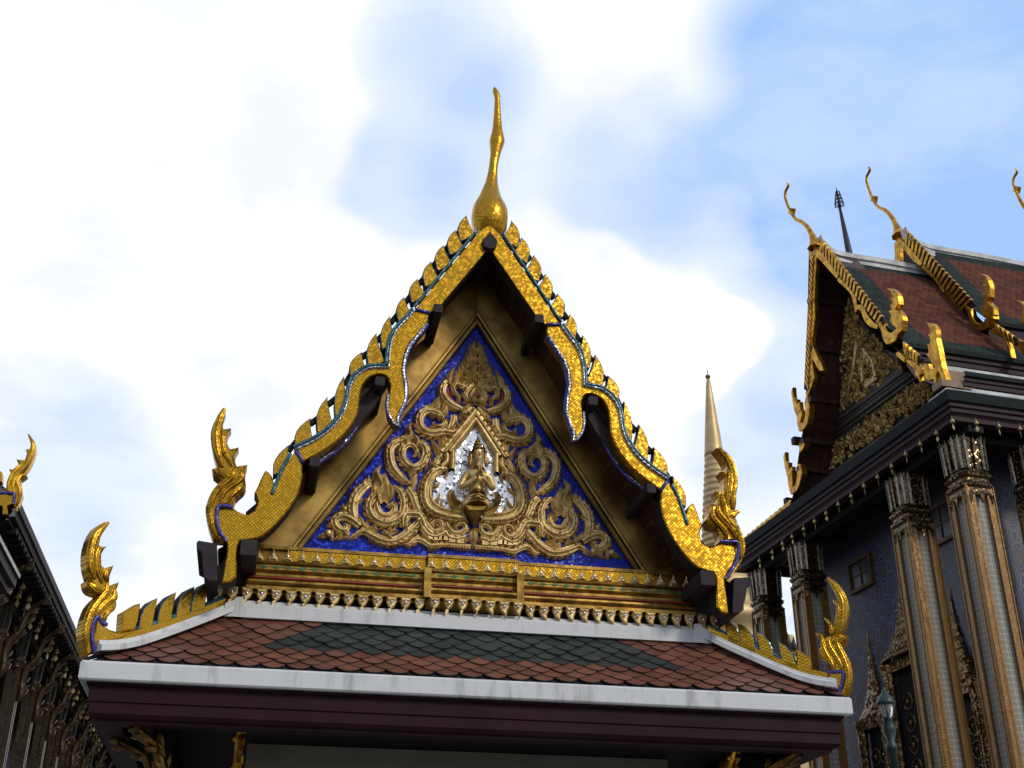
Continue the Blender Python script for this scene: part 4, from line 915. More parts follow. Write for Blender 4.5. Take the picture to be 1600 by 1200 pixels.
def _flor(nt, b, o, u, v, z):
    h = mth(nt, 'ADD', u, v)
    fa = mth(nt, 'SUBTRACT', mth(nt, 'FRACT', mth(nt, 'MULTIPLY', h, 1/.10)), .5); fz = mth(nt, 'SUBTRACT', mth(nt, 'FRACT', mth(nt, 'MULTIPLY', z, 1/.10)), .5)
    r = mth(nt, 'SQRT', mth(nt, 'ADD', mth(nt, 'MULTIPLY', fa, fa), mth(nt, 'MULTIPLY', fz, fz)))
    ringp = mapr(nt, mth(nt, 'ABSOLUTE', mth(nt, 'SUBTRACT', r, .30)), .05, .14, 1, 0); cen = mapr(nt, r, .06, .14, 1, 0)
    n = noi(nt, o, 14, 4)
    col = mix(nt, mth(nt, 'MULTIPLY', ringp, .8), mix(nt, n, (.28, .27, .24), (.40, .385, .345)), (.12, .115, .085)); col = mix(nt, cen, col, (.12, .13, .07))
    setp(nt, b, color=col, rough=.45, spec=.2)
FLORAL = axis_mat('white and grey glass floral mosaic', _flor)
COL_GOLD = mosaic('amber column mosaic', (.20, .090, .012), (.38, .195, .032), .036, (.06, .028, .01), jit=.12, metal=.35, rough=.35, ywt=1.0)
CAP_MOSAIC = mosaic('dark capital mosaic', (.045, .028, .014), (.24, .16, .075), .028, (.025, .016, .008), jit=.5, rough=.2, ywt=1.0, diamond=False)
CAP_WHITE = plain('mirror slips', (.34, .30, .22), .3, .5, 14, .5, .5)
def _roof(c1, c2):
    def fn(nt, b, o, u, v, z):
        row = mth(nt, 'MULTIPLY', z, 1/.115); ri = mth(nt, 'FLOOR', row); fr_ = mth(nt, 'FRACT', row)
        cu = mth(nt, 'ADD', mth(nt, 'MULTIPLY', u, 1/.16), mth(nt, 'MULTIPLY', ri, .5)); fu = mth(nt, 'ABSOLUTE', mth(nt, 'SUBTRACT', mth(nt, 'FRACT', cu), .5))
        arc = mth(nt, 'ADD', fr_, mth(nt, 'MULTIPLY', mth(nt, 'MULTIPLY', fu, fu), -1.2))
        joint = mapr(nt, arc, -.1, .22, 1, 0)
        wn = nd(nt, 'ShaderNodeTexWhiteNoise'); nt.links.new(cmb(nt, mth(nt, 'FLOOR', cu), ri), wn.inputs[0])
        col = mix(nt, wn.outputs[0], c1, c2); col = mix(nt, mth(nt, 'MULTIPLY', joint, .85), col, (.012, .010, .010))
        setp(nt, b, color=col, rough=.75, spec=.12, normal=bump(nt, arc, .4, .05))
    return fn
R_RED = axis_mat('far red roof tile', _roof((.070, .020, .012), (.135, .042, .024)))
R_GREEN = axis_mat('far green roof tile', _roof((.010, .018, .016), (.028, .040, .035)))
GILD = gold('weathered gilding', (.30, .14, .012), (.78, .42, .045), .36, 7, .2)
def _sof(nt, b, o, u, v, z):
    vv = nd(nt, 'ShaderNodeTexVoronoi', feature='F1'); nt.links.new(o, vv.inputs['Vector']); vv.inputs['Scale'].default_value = 4.2; vv.inputs['Randomness'].default_value = .1
    d = mapr(nt, mth(nt, 'ABSOLUTE', mth(nt, 'SUBTRACT', vv.outputs['Distance'], .3)), .03, .10, 1, 0)
    setp(nt, b, color=mix(nt, mth(nt, 'MULTIPLY', d, .7), (.045, .017, .012), (.12, .060, .028)), rough=.55)
SOF2 = axis_mat('brown stencilled soffit', _sof)
GOLD_REL2 = gold('tarnished relief gilding', (.16, .095, .028), (.64, .44, .15), .42, 9, .3, .8)
TRIM_DARK = plain('weathered grey brown moulding', (.062, .050, .038), .6, .4, 12)
EAVE_BLACK = plain('dark green eave tile edge', (.014, .017, .017), .8, .3, 8, .15)
WHITE2 = plain('weathered white ridge plaster', (.58, .58, .56), .75, .3, 3)

# terrace, floor, walls
FARV = 9.15
q = MB(); AX = (DS, DG, VZ)
for k in range(3): q.box(ch(8.2-.2*k, 4.6, .25+.5*k), (18-.5*k, 12.4-.8*k, .5), AX)
q.build('terrace', WHITE2, CH)
q = MB(); q.box(ch(UW+6.2, 4.65, 6.25), (12.4, 6.1, 9.5), AX); q.build('wall', LOZENGE, CH)
q = MB(); q.box(ch(8.0, 4.6, 11.05), (15.6, 8.9, .12), AX); q.box(ch(.62, 4.6, 10.72), (.30, 8.8, .34), AX); q.box(ch(8, .72, 10.72), (15, .30, .34), AX)
for k in range(5): q.box(ch(1.1, .72+1.95*k, 10.86), (1.2, .16, .16), AX)
q.build('ceiling', WOOD_BLACK, CH)

# columns
def column(u, v):
    q = MB(); w = .255; b0, zc = 1.5, 9.62
    for su, sv in ((1, 1), (1, -1), (-1, 1), (-1, -1)):
        for a, c, r in ((.225, .225, .095), (.255, .15, .05), (.15, .255, .05)):
            q.box(ch(u+su*a, v+sv*c, (b0+zc)/2), (r, r, zc-b0), AX, 0)
        for a, c in ((.285, .275), (.275, .285)):
            q.box(ch(u+su*a*.98, v+sv*c*.98, (b0+zc)/2), (.02, .02, zc-b0), AX, 0)
    q.box(ch(u, v, (b0+zc)/2), (.42, .42, zc-b0-.01), AX, 1)
    o = q.build('column', [COL_GOLD, FLORAL], CH)
    c = MB(); X = [DS, DG]
    def sqring(lst):
        rows = []
        for r, z in lst:
            rr = []
            for k in range(16):
                a = 2*math.pi*(k+.5)/16; e = .45
                rr.append(ch(u, v, z)+DS*(r*math.copysign(abs(math.cos(a))**e, math.cos(a)))+DG*(r*math.copysign(abs(math.sin(a))**e, math.sin(a))))
            rows.append(rr)
        return rows
    c.grid(sqring([(.28, 9.42), (.30, 9.46), (.29, 9.50), (.285, 9.56), (.33, 9.60), (.34, 9.64), (.30, 9.68), (.29, 9.74), (.33, 9.78), (.34, 9.82), (.30, 9.86), (.275, 9.92), (.29, 10.1), (.30, 10.35), (.315, 10.52), (.27, 10.53)]), 0, True, False)
    for k in range(24):                                                  # lotus petals and teeth
        a = 2*math.pi*k/24; e = .5
        def pt(r, z): return ch(u, v, z)+DS*(r*math.copysign(abs(math.cos(a))**e, math.cos(a)))+DG*(r*math.copysign(abs(math.sin(a))**e, math.sin(a)))
        n_ = (pt(1, 0)-ch(u, v, 0)).normalized(); t_ = n_.cross(VZ).normalized()
        c.slab([pt(.30, 9.92)-t_*.020+n_*.02, pt(.30, 9.92)+t_*.020+n_*.02, pt(.312, 10.46)+t_*.026+n_*.02, pt(.325, 10.56)+n_*.03, pt(.312, 10.46)-t_*.026+n_*.02], n_, .03, 2 if k % 2 else 0)
        if k % 2 == 0: c.slab([pt(.30, 9.44)-t_*.05+n_*.02, pt(.30, 9.44)+t_*.05+n_*.02, pt(.29, 9.27)+n_*.02], n_, .03, 0)
    c.build('capital', [CAP_MOSAIC, CAP_MOSAIC, CAP_WHITE], o)
for v in (.67, 2.48, 6.55, 8.51): column(.62, v)
for u in (2.05, 4.6, 7.2): column(u, .67)
for u in (4.6, 7.2): column(u, 8.51)

# windows and spired door frames on the front wall
def wall_pt(p): return cg(p, UW)
def window(l):
    P = [wall_pt(p) for p in l]; q = MB()
    vs = [uvz(p) for p in P]; v0, v1 = min(a[1] for a in vs), max(a[1] for a in vs); z0, z1 = min(a[2] for a in vs)+.04, max(a[2] for a in vs)-.04
    f = MB()
    for a, c in (((v0+v1)/2, z0), ((v0+v1)/2, z1)): f.box(ch(UW-.03, a, c), (.10, v1-v0+.08, .07), AX)
    for a in (v0, v1): f.box(ch(UW-.03, a, (z0+z1)/2), (.10, .07, z1-z0-.07), AX)
    f.box(ch(UW-.02, (v0+v1)/2, (z0+z1)/2), (.05, .03, z1-z0-.07), AX); f.box(ch(UW-.018, (v0+v1)/2, (z0+z1)/2), (.04, v1-v0-.07, .03), AX)
    o = f.build('window', plain('brown gilt window frame', (.13, .075, .03), .5, .3, 8, .4, .3), CH); q.box(ch(UW-.012, (v0+v1)/2, (z0+z1)/2), (.02, v1-v0-.06, z1-z0-.06), AX); q.build('window_pane', plain('dim window glass', (.045, .048, .055), .25, .2, 3), o)
window([(1331, 880), (1360, 862), (1362, 915), (1334, 930)]); window([(1455, 795), (1487, 778), (1489, 840), (1457, 860)])
SPIRE_M = mosaic('dull amber spire mosaic', (.10, .05, .014), (.34, .20, .07), .05, (.05, .03, .012), jit=.6, rough=.3, ywt=1.0)
def door(tip, zeave, hw, big):
    u0 = UW; T = wall_pt(tip); _, v, zt = uvz(T); H = zt-zeave; q = MB()
    prof = [(1.0, 0), (1.04, .015), (1.02, .03), (.86, .06), (.88, .075), (.70, .13), (.58, .20), (.60, .215), (.48, .26), (.38, .33), (.40, .345), (.30, .40), (.25, .46), (.27, .47), (.19, .54), (.15, .62), (.165, .63), (.10, .70), (.06, .80), (.075, .81), (.03, .90), (.012, 1.0)]
    rows = [[ch(u0-.02, v, zeave)+VZ*(z*H)-DS*(r*hw*.42*abs(math.sin(a))**.6)+DG*(r*hw*math.copysign(abs(math.cos(a))**.6, math.cos(a))) for a in [math.pi*k/12 for k in range(13)]] for r, z in prof]
    q.grid(rows, 0, False, False); o = q.build('door_spire', SPIRE_M, CH)
    for k in range(9):                                                   # small antefixes round the foot of the spire
        a = math.pi*k/8; c = ch(u0-.02, v, zeave+.02*H)-DS*(hw*.43*abs(math.sin(a))**.6)+DG*(hw*1.02*math.copysign(abs(math.cos(a))**.6, math.cos(a)))
    f = MB()
    for s in (-1, 1):
        for kk, rr in ((.92, .09), (.74, .07)):
            f.lathe(ch(u0-.16, v+s*hw*kk, 1.5), [(rr*1.4, 0), (rr*1.4, .3), (rr, .35), (rr*.85, zeave-1.5-.6), (rr*1.25, zeave-1.5-.5), (rr*.9, zeave-1.5-.42), (rr*1.5, zeave-1.5-.05), (rr*1.5, zeave-1.5)], 10, 0, AX)
    f.box(ch(u0-.06, v, zeave-.12), (.34, hw*1.9, .2), AX); f.build('door_jamb', SPIRE_M, o)
    f = MB(); f.box(ch(u0-.02, v, (1.5+zeave-.25)/2), (.10, hw*1.25, zeave-.25-1.5), AX); f.build('doorway_dark_slab', WOOD_BLACK, o)  # dark interior of the open doorway, painted as a black slab
    f = MB()
    for s in (-1, 1):
        for i in range(14):
            c = ch(u0-.08, v+s*hw*.30, 1.8+.42*i)
            if c.z < zeave-.5: f.tube([c+DG*(.16*math.cos(t))+VZ*(.17*math.sin(t)) for t in [2*math.pi*k/8 for k in range(9)]], .022, 5); f.ball(c, .06, 6)
    f.build('door_ornament_pattern', SPIRE_M, o)
door((1355, 980), uvz(wall_pt((1372, 1122)))[2], .52, False); door((1403, 872), uvz(wall_pt((1418, 1030)))[2], .80, True); door((1483, 915), uvz(wall_pt((1515, 1068)))[2], .56, False)

# eaves of the lowest roof
q = MB(); ep = [(.0, 11.0+.22), (0, 11.0+.02), (.05, 11.0-.0), (.05, 10.93), (.09, 10.92), (.09, 10.84), (.12, 10.83), (.15, 10.78), (.15, 10.70), (.30, 10.68), (.30, 11.1), (.30, 11.25)]
U1, V1 = 16.0, FARV+.1
def eave_rows(pr): return [[ch(a, a, z), ch(U1-a, a, z), ch(U1-a, V1-a, z), ch(a, V1-a, z)] for a, z in pr]
rows = eave_rows(ep)
q.grid(rows[:3], 0, True, False); q.grid(rows[2:], 1, True, False); q.build('eave_cornice', [EAVE_BLACK, MAROON_DARK], CH)
q = MB(); q.tube([ch(.05, .05, 11.245), ch(U1-.05, .05, 11.245)], .025, 6); q.tube([ch(.05, .05, 11.245), ch(.05, .6, 11.245)], .03, 6); q.build('eave_edging', WHITE2, CH)

# stepped side roofs (v is measured in from the side eave)
STEP = [  # (v0,z0)-(v1,z1) slope, material set
    ((.02, 11.24), (.42, 11.48)), ((.52, 11.80), (1.18, 12.36)), ]
VMID = uvz(cg((1272, 390), UG))[1]
near = [uvz(cg(p, UG)) for p in [(1276, 386), (1314, 430), (1345, 470), (1378, 508), (1404, 530)]]
zr_ = uvz(cs((1432, 424), VMID))[2]; near[0] = (near[0][0], VMID, zr_-.06)
RN = [(a[1], a[2]) for a in near]
def slope_roof(prof, u0, u1, name, edge=.45, greenbot=.5, parent=CH, flip=False):
    """roof slope swept along the hall, green with a red field"""
    q = MB(); S_ = []
    tot = sum(math.hypot(b[0]-a[0], b[1]-a[1]) for a, b in zip(prof, prof[1:]))
    P = []
    for a, b in zip(prof, prof[1:]):
        for k in range(6): P.append((a[0]+(b[0]-a[0])*k/6, a[1]+(b[1]-a[1])*k/6))
    P.append(prof[-1]); acc = 0; cut = []
    for i, p in enumerate(P):
        if i: acc += math.hypot(p[0]-P[i-1][0], p[1]-P[i-1][1])
        cut.append(acc)
    for i in range(len(P)-1):
        mid_ = (cut[i]+cut[i+1])/2; red = edge < mid_ < tot-greenbot
        for a, c, isr in ((u0, u0+edge*1.3, False), (u0+edge*1.3, u1, red)):
            q.face(q.pts([ch(a, *P[i]), ch(c, *P[i]), ch(c, *P[i+1]), ch(a, *P[i+1])]), 1 if isr else 0)
    return q.build(name, [R_GREEN, R_RED], parent)
RF = slope_roof([(v, z+.03) for v, z in RN]+[(RN[-1][0]-.10, RN[-1][1]-.13)], UG+.05, 3.4, 'tiled_roof', .55, .45)
vb, zb = RN[-1][0]-.10, RN[-1][1]-.10
def strip(pts, u0, u1, m_, name):
    q = MB(); q.grid([[ch(u0, *p), ch(u1, *p)] for p in pts], 0, False, False); return q.build(name, m_, CH)
strip([(vb, zb), (vb, zb-.10), (vb+.1, zb-.11)], UG, U1, EAVE_BLACK, 'tile_edge')
strip([(vb+.06, zb-.10), (vb+.06, zb-.20), (vb+.10, zb-.21), (vb+.10, zb-.32), (vb+.14, zb-.33), (vb+.14, zb-.60)], UG, U1, MAROON_DARK, 'roof_board')
def bar(v, z, w, h, u0, u1, name='ridge_moulding'):
    q = MB(); q.box(ch((u0+u1)/2, v, z), (u1-u0, w, h), AX); return q.build(name, WHITE2, CH)
z2 = zb-.47; v2 = vb+.05
bar(v2, z2, .14, .10, UG+.9, U1)
v3, z3 = .47, 11.93
slope_roof([(v2-.05, z2-.03), ((v2+v3)/2-.03, (z2+z3)/2-.06), (v3, z3)], UG+.6, U1, 'tiled_roof', .06, .16)
strip([(v3, z3), (v3-.02, z3-.10), (v3+.05, z3-.11)], UG+.3, U1, EAVE_BLACK, 'tile_edge')
strip([(v3+.03, z3-.10), (v3+.03, z3-.18), (v3+.06, z3-.19), (v3+.06, z3-.28), (v3+.09, z3-.29), (v3+.09, z3-.5)], UG+.3, U1, MAROON_DARK, 'roof_board')
bar(v3+.0, 11.50, .12, .08, UG+.35, U1)
slope_roof([(v3-.04, 11.47), (.25, 11.36), (.03, 11.23)], .3, U1, 'tiled_roof', .05, .05)
q = MB(); q.box(cg((1496, 592), .9), (.5, .10, .26), AX); q.box(cg((1490, 606), .7), (.7, .3, .14), AX); q.build('hip_block', plain('brown timber', (.24, .145, .08), .6), CH)

# gable front
def gpoly(l, u, depth, m_, name, parent=None):
    q = MB(); q.slab([cg(p, u) for p in l], NG, depth); return q.build(name, m_, parent or CH)
PEDC = gpoly([(1326, 462), (1300, 658), (1295, 664), (1419, 573), (1404, 556), (1380, 545), (1362, 522), (1345, 500)], UP, .15, TRIM_DARK, 'pediment')
gpoly([(1295, 662), (1417, 571), (1434, 590), (1294, 697)], UP-.04, .2, TRIM_DARK, 'pediment_moulding', PEDC)
q = MB()
for dy, r in ((6, .05), (12, .035), (19, .06), (27, .04)): q.tube([cg((1294, 663+dy), UP-.06), cg((1418+dy*.5, 571+dy*.72), UP-.06)], r, 6)
q.build('moulding_bead', TRIM_DARK, PEDC)
gpoly([(1294, 694), (1434, 588), (1472, 606), (1478, 612), (1288, 750)], UP+.02, .15, WOOD_BLACK, 'relief_field', PEDC)
gpoly([(1286, 746), (1476, 610), (1484, 622), (1280, 768)], UP-.10, .2, TRIM_DARK, 'lower_moulding', PEDC)
q = MB(); q.slab([cg(p, UP-.02) for p in [(1325, 465), (1299, 660), (1301.5, 660), (1328, 468)]], NG, .05); q.tube([cg((1339, 533), UP-.06), cg((1334, 575), UP-.06), cg((1322, 632), UP-.06)], .045, 6); q.build('gilded_fillet', GOLD_CARVED, PEDC)
random.seed(11)
def inside(p, poly):
    r = False; n = len(poly)
    for i in range(n):
        (x1, y1), (x2, y2) = poly[i], poly[i-1]
        if (y1 > p[1]) != (y2 > p[1]) and p[0] < (x2-x1)*(p[1]-y1)/(y2-y1)+x1: r = not r
    return r
def scatter(poly, n, u, s, name):
    q = MB(); xs = [p[0] for p in poly]; ys = [p[1] for p in poly]; k = 0
    while k < n:
        p = (random.uniform(min(xs), max(xs)), random.uniform(min(ys), max(ys)))
        if not inside(p, poly): continue
        k += 1; c = cg(p, u); a = random.uniform(0, 6.28); cv = random.choice((-1, 1))*random.uniform(1.5, 4.2); L = s*random.uniform(.7, 1.4); pts = []; x = Vector((0, 0))
        for i in range(5):
            pts.append(c+DG*x.x+VZ*x.y); x += Vector((math.cos(a), math.sin(a)))*L/4; a += cv/4
        w = L*.28; q.ribbon(pts, [w*.5, w, w, w*.7, w*.15], NG, .05+random.random()*.03, prof=MB.LEAFP, samp=2)
        if random.random() < .25: q.ball(c+NG*.06, L*.12, 6)
    return q.build(name, GOLD_REL2, PEDC)
scatter([(1326, 475), (1303, 655), (1410, 573), (1385, 550), (1362, 527), (1345, 505)], 420, UP-.015, .18, 'relief_carving')
scatter([(1296, 702), (1430, 597), (1470, 610), (1290, 742)], 420, UP+.005, .17, 'relief_carving')
q = MB()                                                               # small shrine shape in the middle of the gable
q.ribbon([cg(p, UP-.05) for p in [(1349, 597), (1348, 575), (1353, 556), (1350, 545)]], [.07]*4, NG, .05, prof=MB.ROUND); q.ribbon([cg(p, UP-.05) for p in [(1350, 545), (1357, 556), (1364, 566), (1369, 589)]], [.07]*4, NG, .05, prof=MB.ROUND)
q.slab([cg(p, UP-.07) for p in [(1349, 597), (1368, 583), (1370, 592), (1352, 606)]], NG, .05); q.build('shrine_relief', GOLD_CARVED, PEDC)
for x0, y0, dx, dy, hh in ((1296, 700, 134, -103, .14), (1300, 656, 112, -82, .13)):     # rows of teeth along the mouldings
    up_ = []; dn_ = []
    for i in range(34):
        for k, h in ((0, .15), (.5, 1)):
            c = cg((x0+dx*(i+k)/34, y0+dy*(i+k)/34), UP-.03); up_.append(c+VZ*hh*h); dn_.append(c)
    q = MB(); q.slab(up_+dn_[::-1], NG, .04); q.build('tooth_trim', TRIM_DARK, PEDC)

# soffit of the gable overhang, both arms
FARM = [(1268, 393), (1267, 440), (1266, 500), (1268, 545), (1270, 600), (1265, 650), (1256, 690), (1250, 730), (1246, 768), (1240, 790)]
for l in (FARM, [(1276, 392), (1310, 434), (1337, 478), (1345, 480), (1366, 510), (1398, 545), (1430, 590), (1470, 606)]):
    q = MB(); q.grid([[cg(p, UG+.03), cg(p, UG+.03)+DS*(UP-UG+.2)] for p in l], 0, False, False); q.build('roof_soffit', SOF2, CH)
q = MB()
for y in (470, 545, 625, 690, 733):
    i = max(k for k in range(len(FARM)) if FARM[k][1] <= y); a, b_ = FARM[i], FARM[min(i+1, len(FARM)-1)]; t = (y-a[1])/max(1, b_[1]-a[1])
    c = cg((a[0]+(b_[0]-a[0])*t+3, y), UG+.08); q = MB(); q.box(c+DS*(UP-UG)/2, (UP-UG+.2, .14, .12), AX); q.build('purlin', SOF2, CH)
# far slope of the first roof, closing the volume
fa = [uvz(cg(p, UG)) for p in FARM]
q = MB(); q.grid([[ch(UG, v+.10, z+.12), ch(3.4, v+.10, z+.12)] for _, v, z in fa], 0, False, False); q.build('far_roof', R_RED, CH)
q = MB(); q.slab([ch(3.3, VMID, near[0][2])]+[ch(3.3, v, z) for v, z in RN[1:]]+[ch(3.3, fa[-1][1], fa[-1][2])]+[ch(3.3, v, z) for _, v, z in fa[:0:-1]], DS, .1); q.build('inner_gable', WOOD_DARK, CH)

def serr(l, i0, i1, n, amp, side=1):
    """cut flame teeth into the run i0..i1 of an outline"""
    out = l[:i0]
    for i in range(i0, i1):
        (x0, y0), (x1, y1) = l[i], l[i+1]; L = math.hypot(x1-x0, y1-y0) or 1; nx, ny = -(y1-y0)/L*side, (x1-x0)/L*side
        for k in range(n):
            t = k/n; out.append((x0+(x1-x0)*t, y0+(y1-y0)*t)); t2 = (k+.25)/n; out.append((x0+(x1-x0)*t2+nx*amp, y0+(y1-y0)*t2+ny*amp))
    return out+l[i1:]
def gboard(l, u, m_, name, parent, th=.10, sm=True):
    q = MB(); P = [cg(p, u) for p in l]; q.slab(smooth_poly(P, 2, 42) if sm else P, NG, th, 0, 0, .012); return q.build(name, m_, parent)
def finrow(a0, a1, b0, b1, n, u, parent, far=False):
    """row of leaf fins between an upper line a0-a1 and the board line b0-b1"""
    bt = MB(); bt.slab([cg(p, u+.03) for p in (a0, a1, b1, b0)], NG, .05); bt.build('fin_batten', MAROON_DARK, parent)
    for i in range(n):
        t0, t1 = (i+.1)/n, (i+.72)/n; L = lambda p, q_, t: (p[0]+(q_[0]-p[0])*t, p[1]+(q_[1]-p[1])*t)
        lead = 1.0/n*1.0
        A = L(a0, a1, max(0, t0-lead)); B = L(b0, b1, t0); C = L(b0, b1, t1); D = L(a0, a1, max(0.02, t1-lead*1.1))
        q = MB(); P = [cg(p, u) for p in (A, B, C, D)]; q.slab(P, NG, .07, 0, 0, .008); q.build('leaf_fin', GILD, parent)
ZA = lambda l: zoom((1200, 240), 4, l); ZB = lambda l: zoom((1200, 500), 4, l)
B1 = gboard([(1272, 383), (1278, 389), (1312, 425), (1307, 436), (1284, 410), (1278, 404), (1270, 396)], UG, GILD, 'bargeboard', CH, sm=False)
gboard(ZA([(440, 770), (500, 825), (545, 890), (553, 945), (590, 940), (615, 1000), (660, 1055), (690, 1070), (680, 1095), (640, 1085), (600, 1045), (578, 985), (556, 975), (545, 1000), (535, 960), (520, 890), (490, 850), (430, 795)]), UG, GILD, 'naga_board', B1)
finrow((1283, 375), (1384, 503), (1279, 390), (1372, 508), 20, UG-.03, B1)
HH1 = ZA([(675, 1050), (700, 1048), (720, 1085), (740, 1110), (770, 1118), (795, 1095), (812, 1090), (815, 1120), (800, 1165), (770, 1185), (740, 1195), (715, 1160), (705, 1110)])
HO1 = ZA([(812, 1130), (835, 1105), (842, 1040), (825, 995), (795, 970), (815, 940), (808, 890), (790, 860), (760, 842), (742, 845), (765, 865), (778, 900), (762, 902), (780, 930), (762, 944), (770, 972), (750, 985), (768, 1010), (758, 1045), (775, 1070), (795, 1085), (805, 1105)])
gboard(HH1, UG-.02, GILD, 'tail_board', B1, .14); gboard(HO1, UG-.02, GILD, 'naga_finial', B1, .12)
gboard(ZB([(795, 205), (815, 195), (855, 235), (850, 265), (800, 225)]), UG-.02, GILD, 'tail_board', B1, .14, False); gboard(ZB([(860, 245), (905, 255), (940, 285), (960, 300), (965, 335), (945, 345), (950, 390), (920, 340), (905, 300), (870, 270)]), UG-.02, GILD, 'naga_board', B1)
finrow((1410, 534), (1441, 560), (1412, 552), (1434, 569), 5, UG-.04, B1)
gboard(ZB([(968, 280), (985, 270), (995, 300), (1015, 310), (1035, 300), (1050, 285), (1058, 320), (1050, 350), (1045, 420), (1032, 370), (1000, 378), (975, 350)]), UG-.03, GILD, 'tail_board', B1, .14)
gboard(ZB([(1050, 300), (1075, 350), (1090, 430), (1105, 470), (1120, 440), (1112, 370), (1085, 300), (1070, 220), (1060, 170), (1048, 110), (1045, 60), (1020, 22), (985, 17), (1008, 50), (1015, 95), (1000, 88), (1012, 125), (1008, 150), (993, 150), (1003, 200), (985, 215), (1005, 240), (1025, 275)]), UG-.03, GILD, 'naga_finial', B1, .12)
B2 = gboard([(1264, 392), (1270, 392), (1276, 398), (1273, 440), (1272, 468), (1265, 472), (1266, 430)], UG, GILD, 'bargeboard', CH, sm=False)
gboard([(1264, 470), (1272, 468), (1273, 500), (1268, 535), (1276, 556), (1283, 568), (1286, 579), (1279, 579), (1272, 566), (1268, 562), (1272, 590), (1267, 606), (1261, 622), (1258, 615), (1262, 585), (1261, 550), (1261, 510)], UG, GILD, 'naga_board', B2)
finrow((1266, 398), (1256, 608), (1270, 398), (1262, 612), 22, UG-.03, B2)
gboard(ZB([(240, 460), (256, 520), (256, 580), (245, 650), (215, 690), (190, 695), (180, 640), (178, 590), (205, 560), (210, 600), (200, 640), (220, 640), (232, 590), (225, 520)]), UG-.02, GILD, 'tail_board', B2, .14)
gboard(ZB([(178, 600), (165, 575), (150, 500), (143, 450), (153, 420), (157, 480), (168, 505), (180, 495), (176, 525), (195, 510), (200, 560)]), UG-.02, GILD, 'naga_finial', B2, .10)
gboard(ZB([(195, 760), (228, 770), (222, 800), (200, 830), (192, 800)]), UG-.02, GILD, 'tail_board', B2, .14)
gboard(ZB([(180, 900), (200, 900), (212, 960), (192, 1040), (165, 1080), (140, 1090), (125, 1040), (120, 990), (145, 940), (150, 1000), (150, 1045), (170, 1030), (180, 970)]), UG-.02, GILD, 'tail_board', B2, .14)
gboard(ZB([(130, 1000), (115, 970), (100, 900), (93, 850), (105, 825), (108, 880), (120, 900), (128, 890), (128, 930), (148, 915), (150, 940)]), UG-.02, GILD, 'naga_finial', B2, .10)
q = MB()
for a in [(1251, 690), (1239, 785)]:
    q = MB(); q.box(cg(a, UG+.1), (.4, .14, .16), AX); q.build('gutter_beam', MAROON_DARK, CH)

def chofa(l, u, parent):
    P = [cg(p, u+.05) for p in l]; P, _ = spline(P, 1, 3); n = len(P)
    rr = [.020+.015*min(1, i/4)+(.055*max(0, (i/n-.45)/.55)**1.3)+(.13*max(0, (i/n-.78)/.22)**1.5) for i in range(n)]
    q = MB(); q.tube(P, rr, 8); i = int(n*.46); c = P[i]
    q.slab([c+DG*.10-VZ*.02, c-DG*.02-VZ*.16, c-DG*.12-VZ*.02, c-DG*.02+VZ*.06], NG, .10); return q.build('apex_finial', GILD, parent)
CF = ZA([(118, 188), (127, 192), (124, 208), (110, 235), (108, 275), (122, 320), (145, 370), (175, 410), (215, 430), (250, 465), (275, 510), (292, 560), (296, 590)])
chofa(CF, UG, CH)

# first ridge, white plaster, sweeping up to the finial
def ridge(px_l, v, name, w=.22, h=.24):
    q = MB(); P = [cs(p, v) for p in px_l]; P, _ = spline(P, 1, 4)
    q.grid([[p+DG*a+VZ*b_ for a, b_ in [(-w/2, 0), (w/2, 0), (w/2, -h*.5), (w*.3, -h*.55), (w*.3, -h), (-w*.3, -h), (-w*.3, -h*.55), (-w/2, -h*.5)]] for p in P], 0, True, False, True, True); return q.build(name, WHITE2, CH)
ridge(ZA([(318, 520), (350, 570), (410, 615), (520, 640), (700, 668), (940, 715), (1100, 750)]), VMID, 'roof_ridge')
q = MB(); q.slab([cs(p, VMID-.25) for p in ZA([(330, 560), (420, 640), (530, 675), (520, 695), (500, 705), (495, 730), (440, 690), (380, 620)])], -DG, .05); q.build('ridge_apron', WHITE2, CH)

# second and third, higher roof tiers
U2 = uvz(cs((1420, 395), VMID))[0]
near2 = [uvz(cg(p, U2)) for p in [(1404, 368), (1446, 410), (1476, 442), (1520, 486)]]; zr2 = uvz(cs((1600, 413), VMID))[2]; near2[0] = (near2[0][0], VMID, zr2-.06); RN2 = [(a[1], a[2]) for a in near2]
lo2 = uvz(cg((1600, 505), U2))
slope_roof([(v, z+.02) for v, z in RN2]+[(RN2[-1][0]-.30, RN2[-1][1]-.36)], U2+.06, 9.0, 'tiled_roof', .55, .4)
e2 = (RN2[-1][0]-.30, RN2[-1][1]-.36)
strip([e2, (e2[0], e2[1]-.10), (e2[0]+.1, e2[1]-.12)], U2, 9, EAVE_BLACK, 'tile_edge'); strip([(e2[0]+.06, e2[1]-.1), (e2[0]+.08, e2[1]-.4), (e2[0]+.1, e2[1]-1.2)], U2+.1, 9, MAROON_DARK, 'roof_board')
ridge(ZA([(845, 470), (890, 530), (950, 565), (1040, 590), (1300, 635), (1620, 698)]), VMID, 'roof_ridge')
q = MB(); q.slab([cs(p, VMID-.25) for p in ZA([(880, 520), (950, 575), (1045, 610), (1045, 640), (1020, 655), (960, 600)])], -DG, .05); q.build('ridge_apron', WHITE2, CH)
q = MB(); P = [cg(p, U2+.45) for p in ZA([(930, 735), (980, 800), (1060, 900), (1150, 995), (1240, 1095), (1350, 1185)])]; P, _ = spline(P, 1, 3)
q.grid([[p+NG*.05, p+NG*.05+DG*.0-VZ*.14, p-VZ*.14+DS*.3, p+DS*.3] for p in P], 0, True, False, True, True); q.build('verge_moulding', WHITE2, CH)
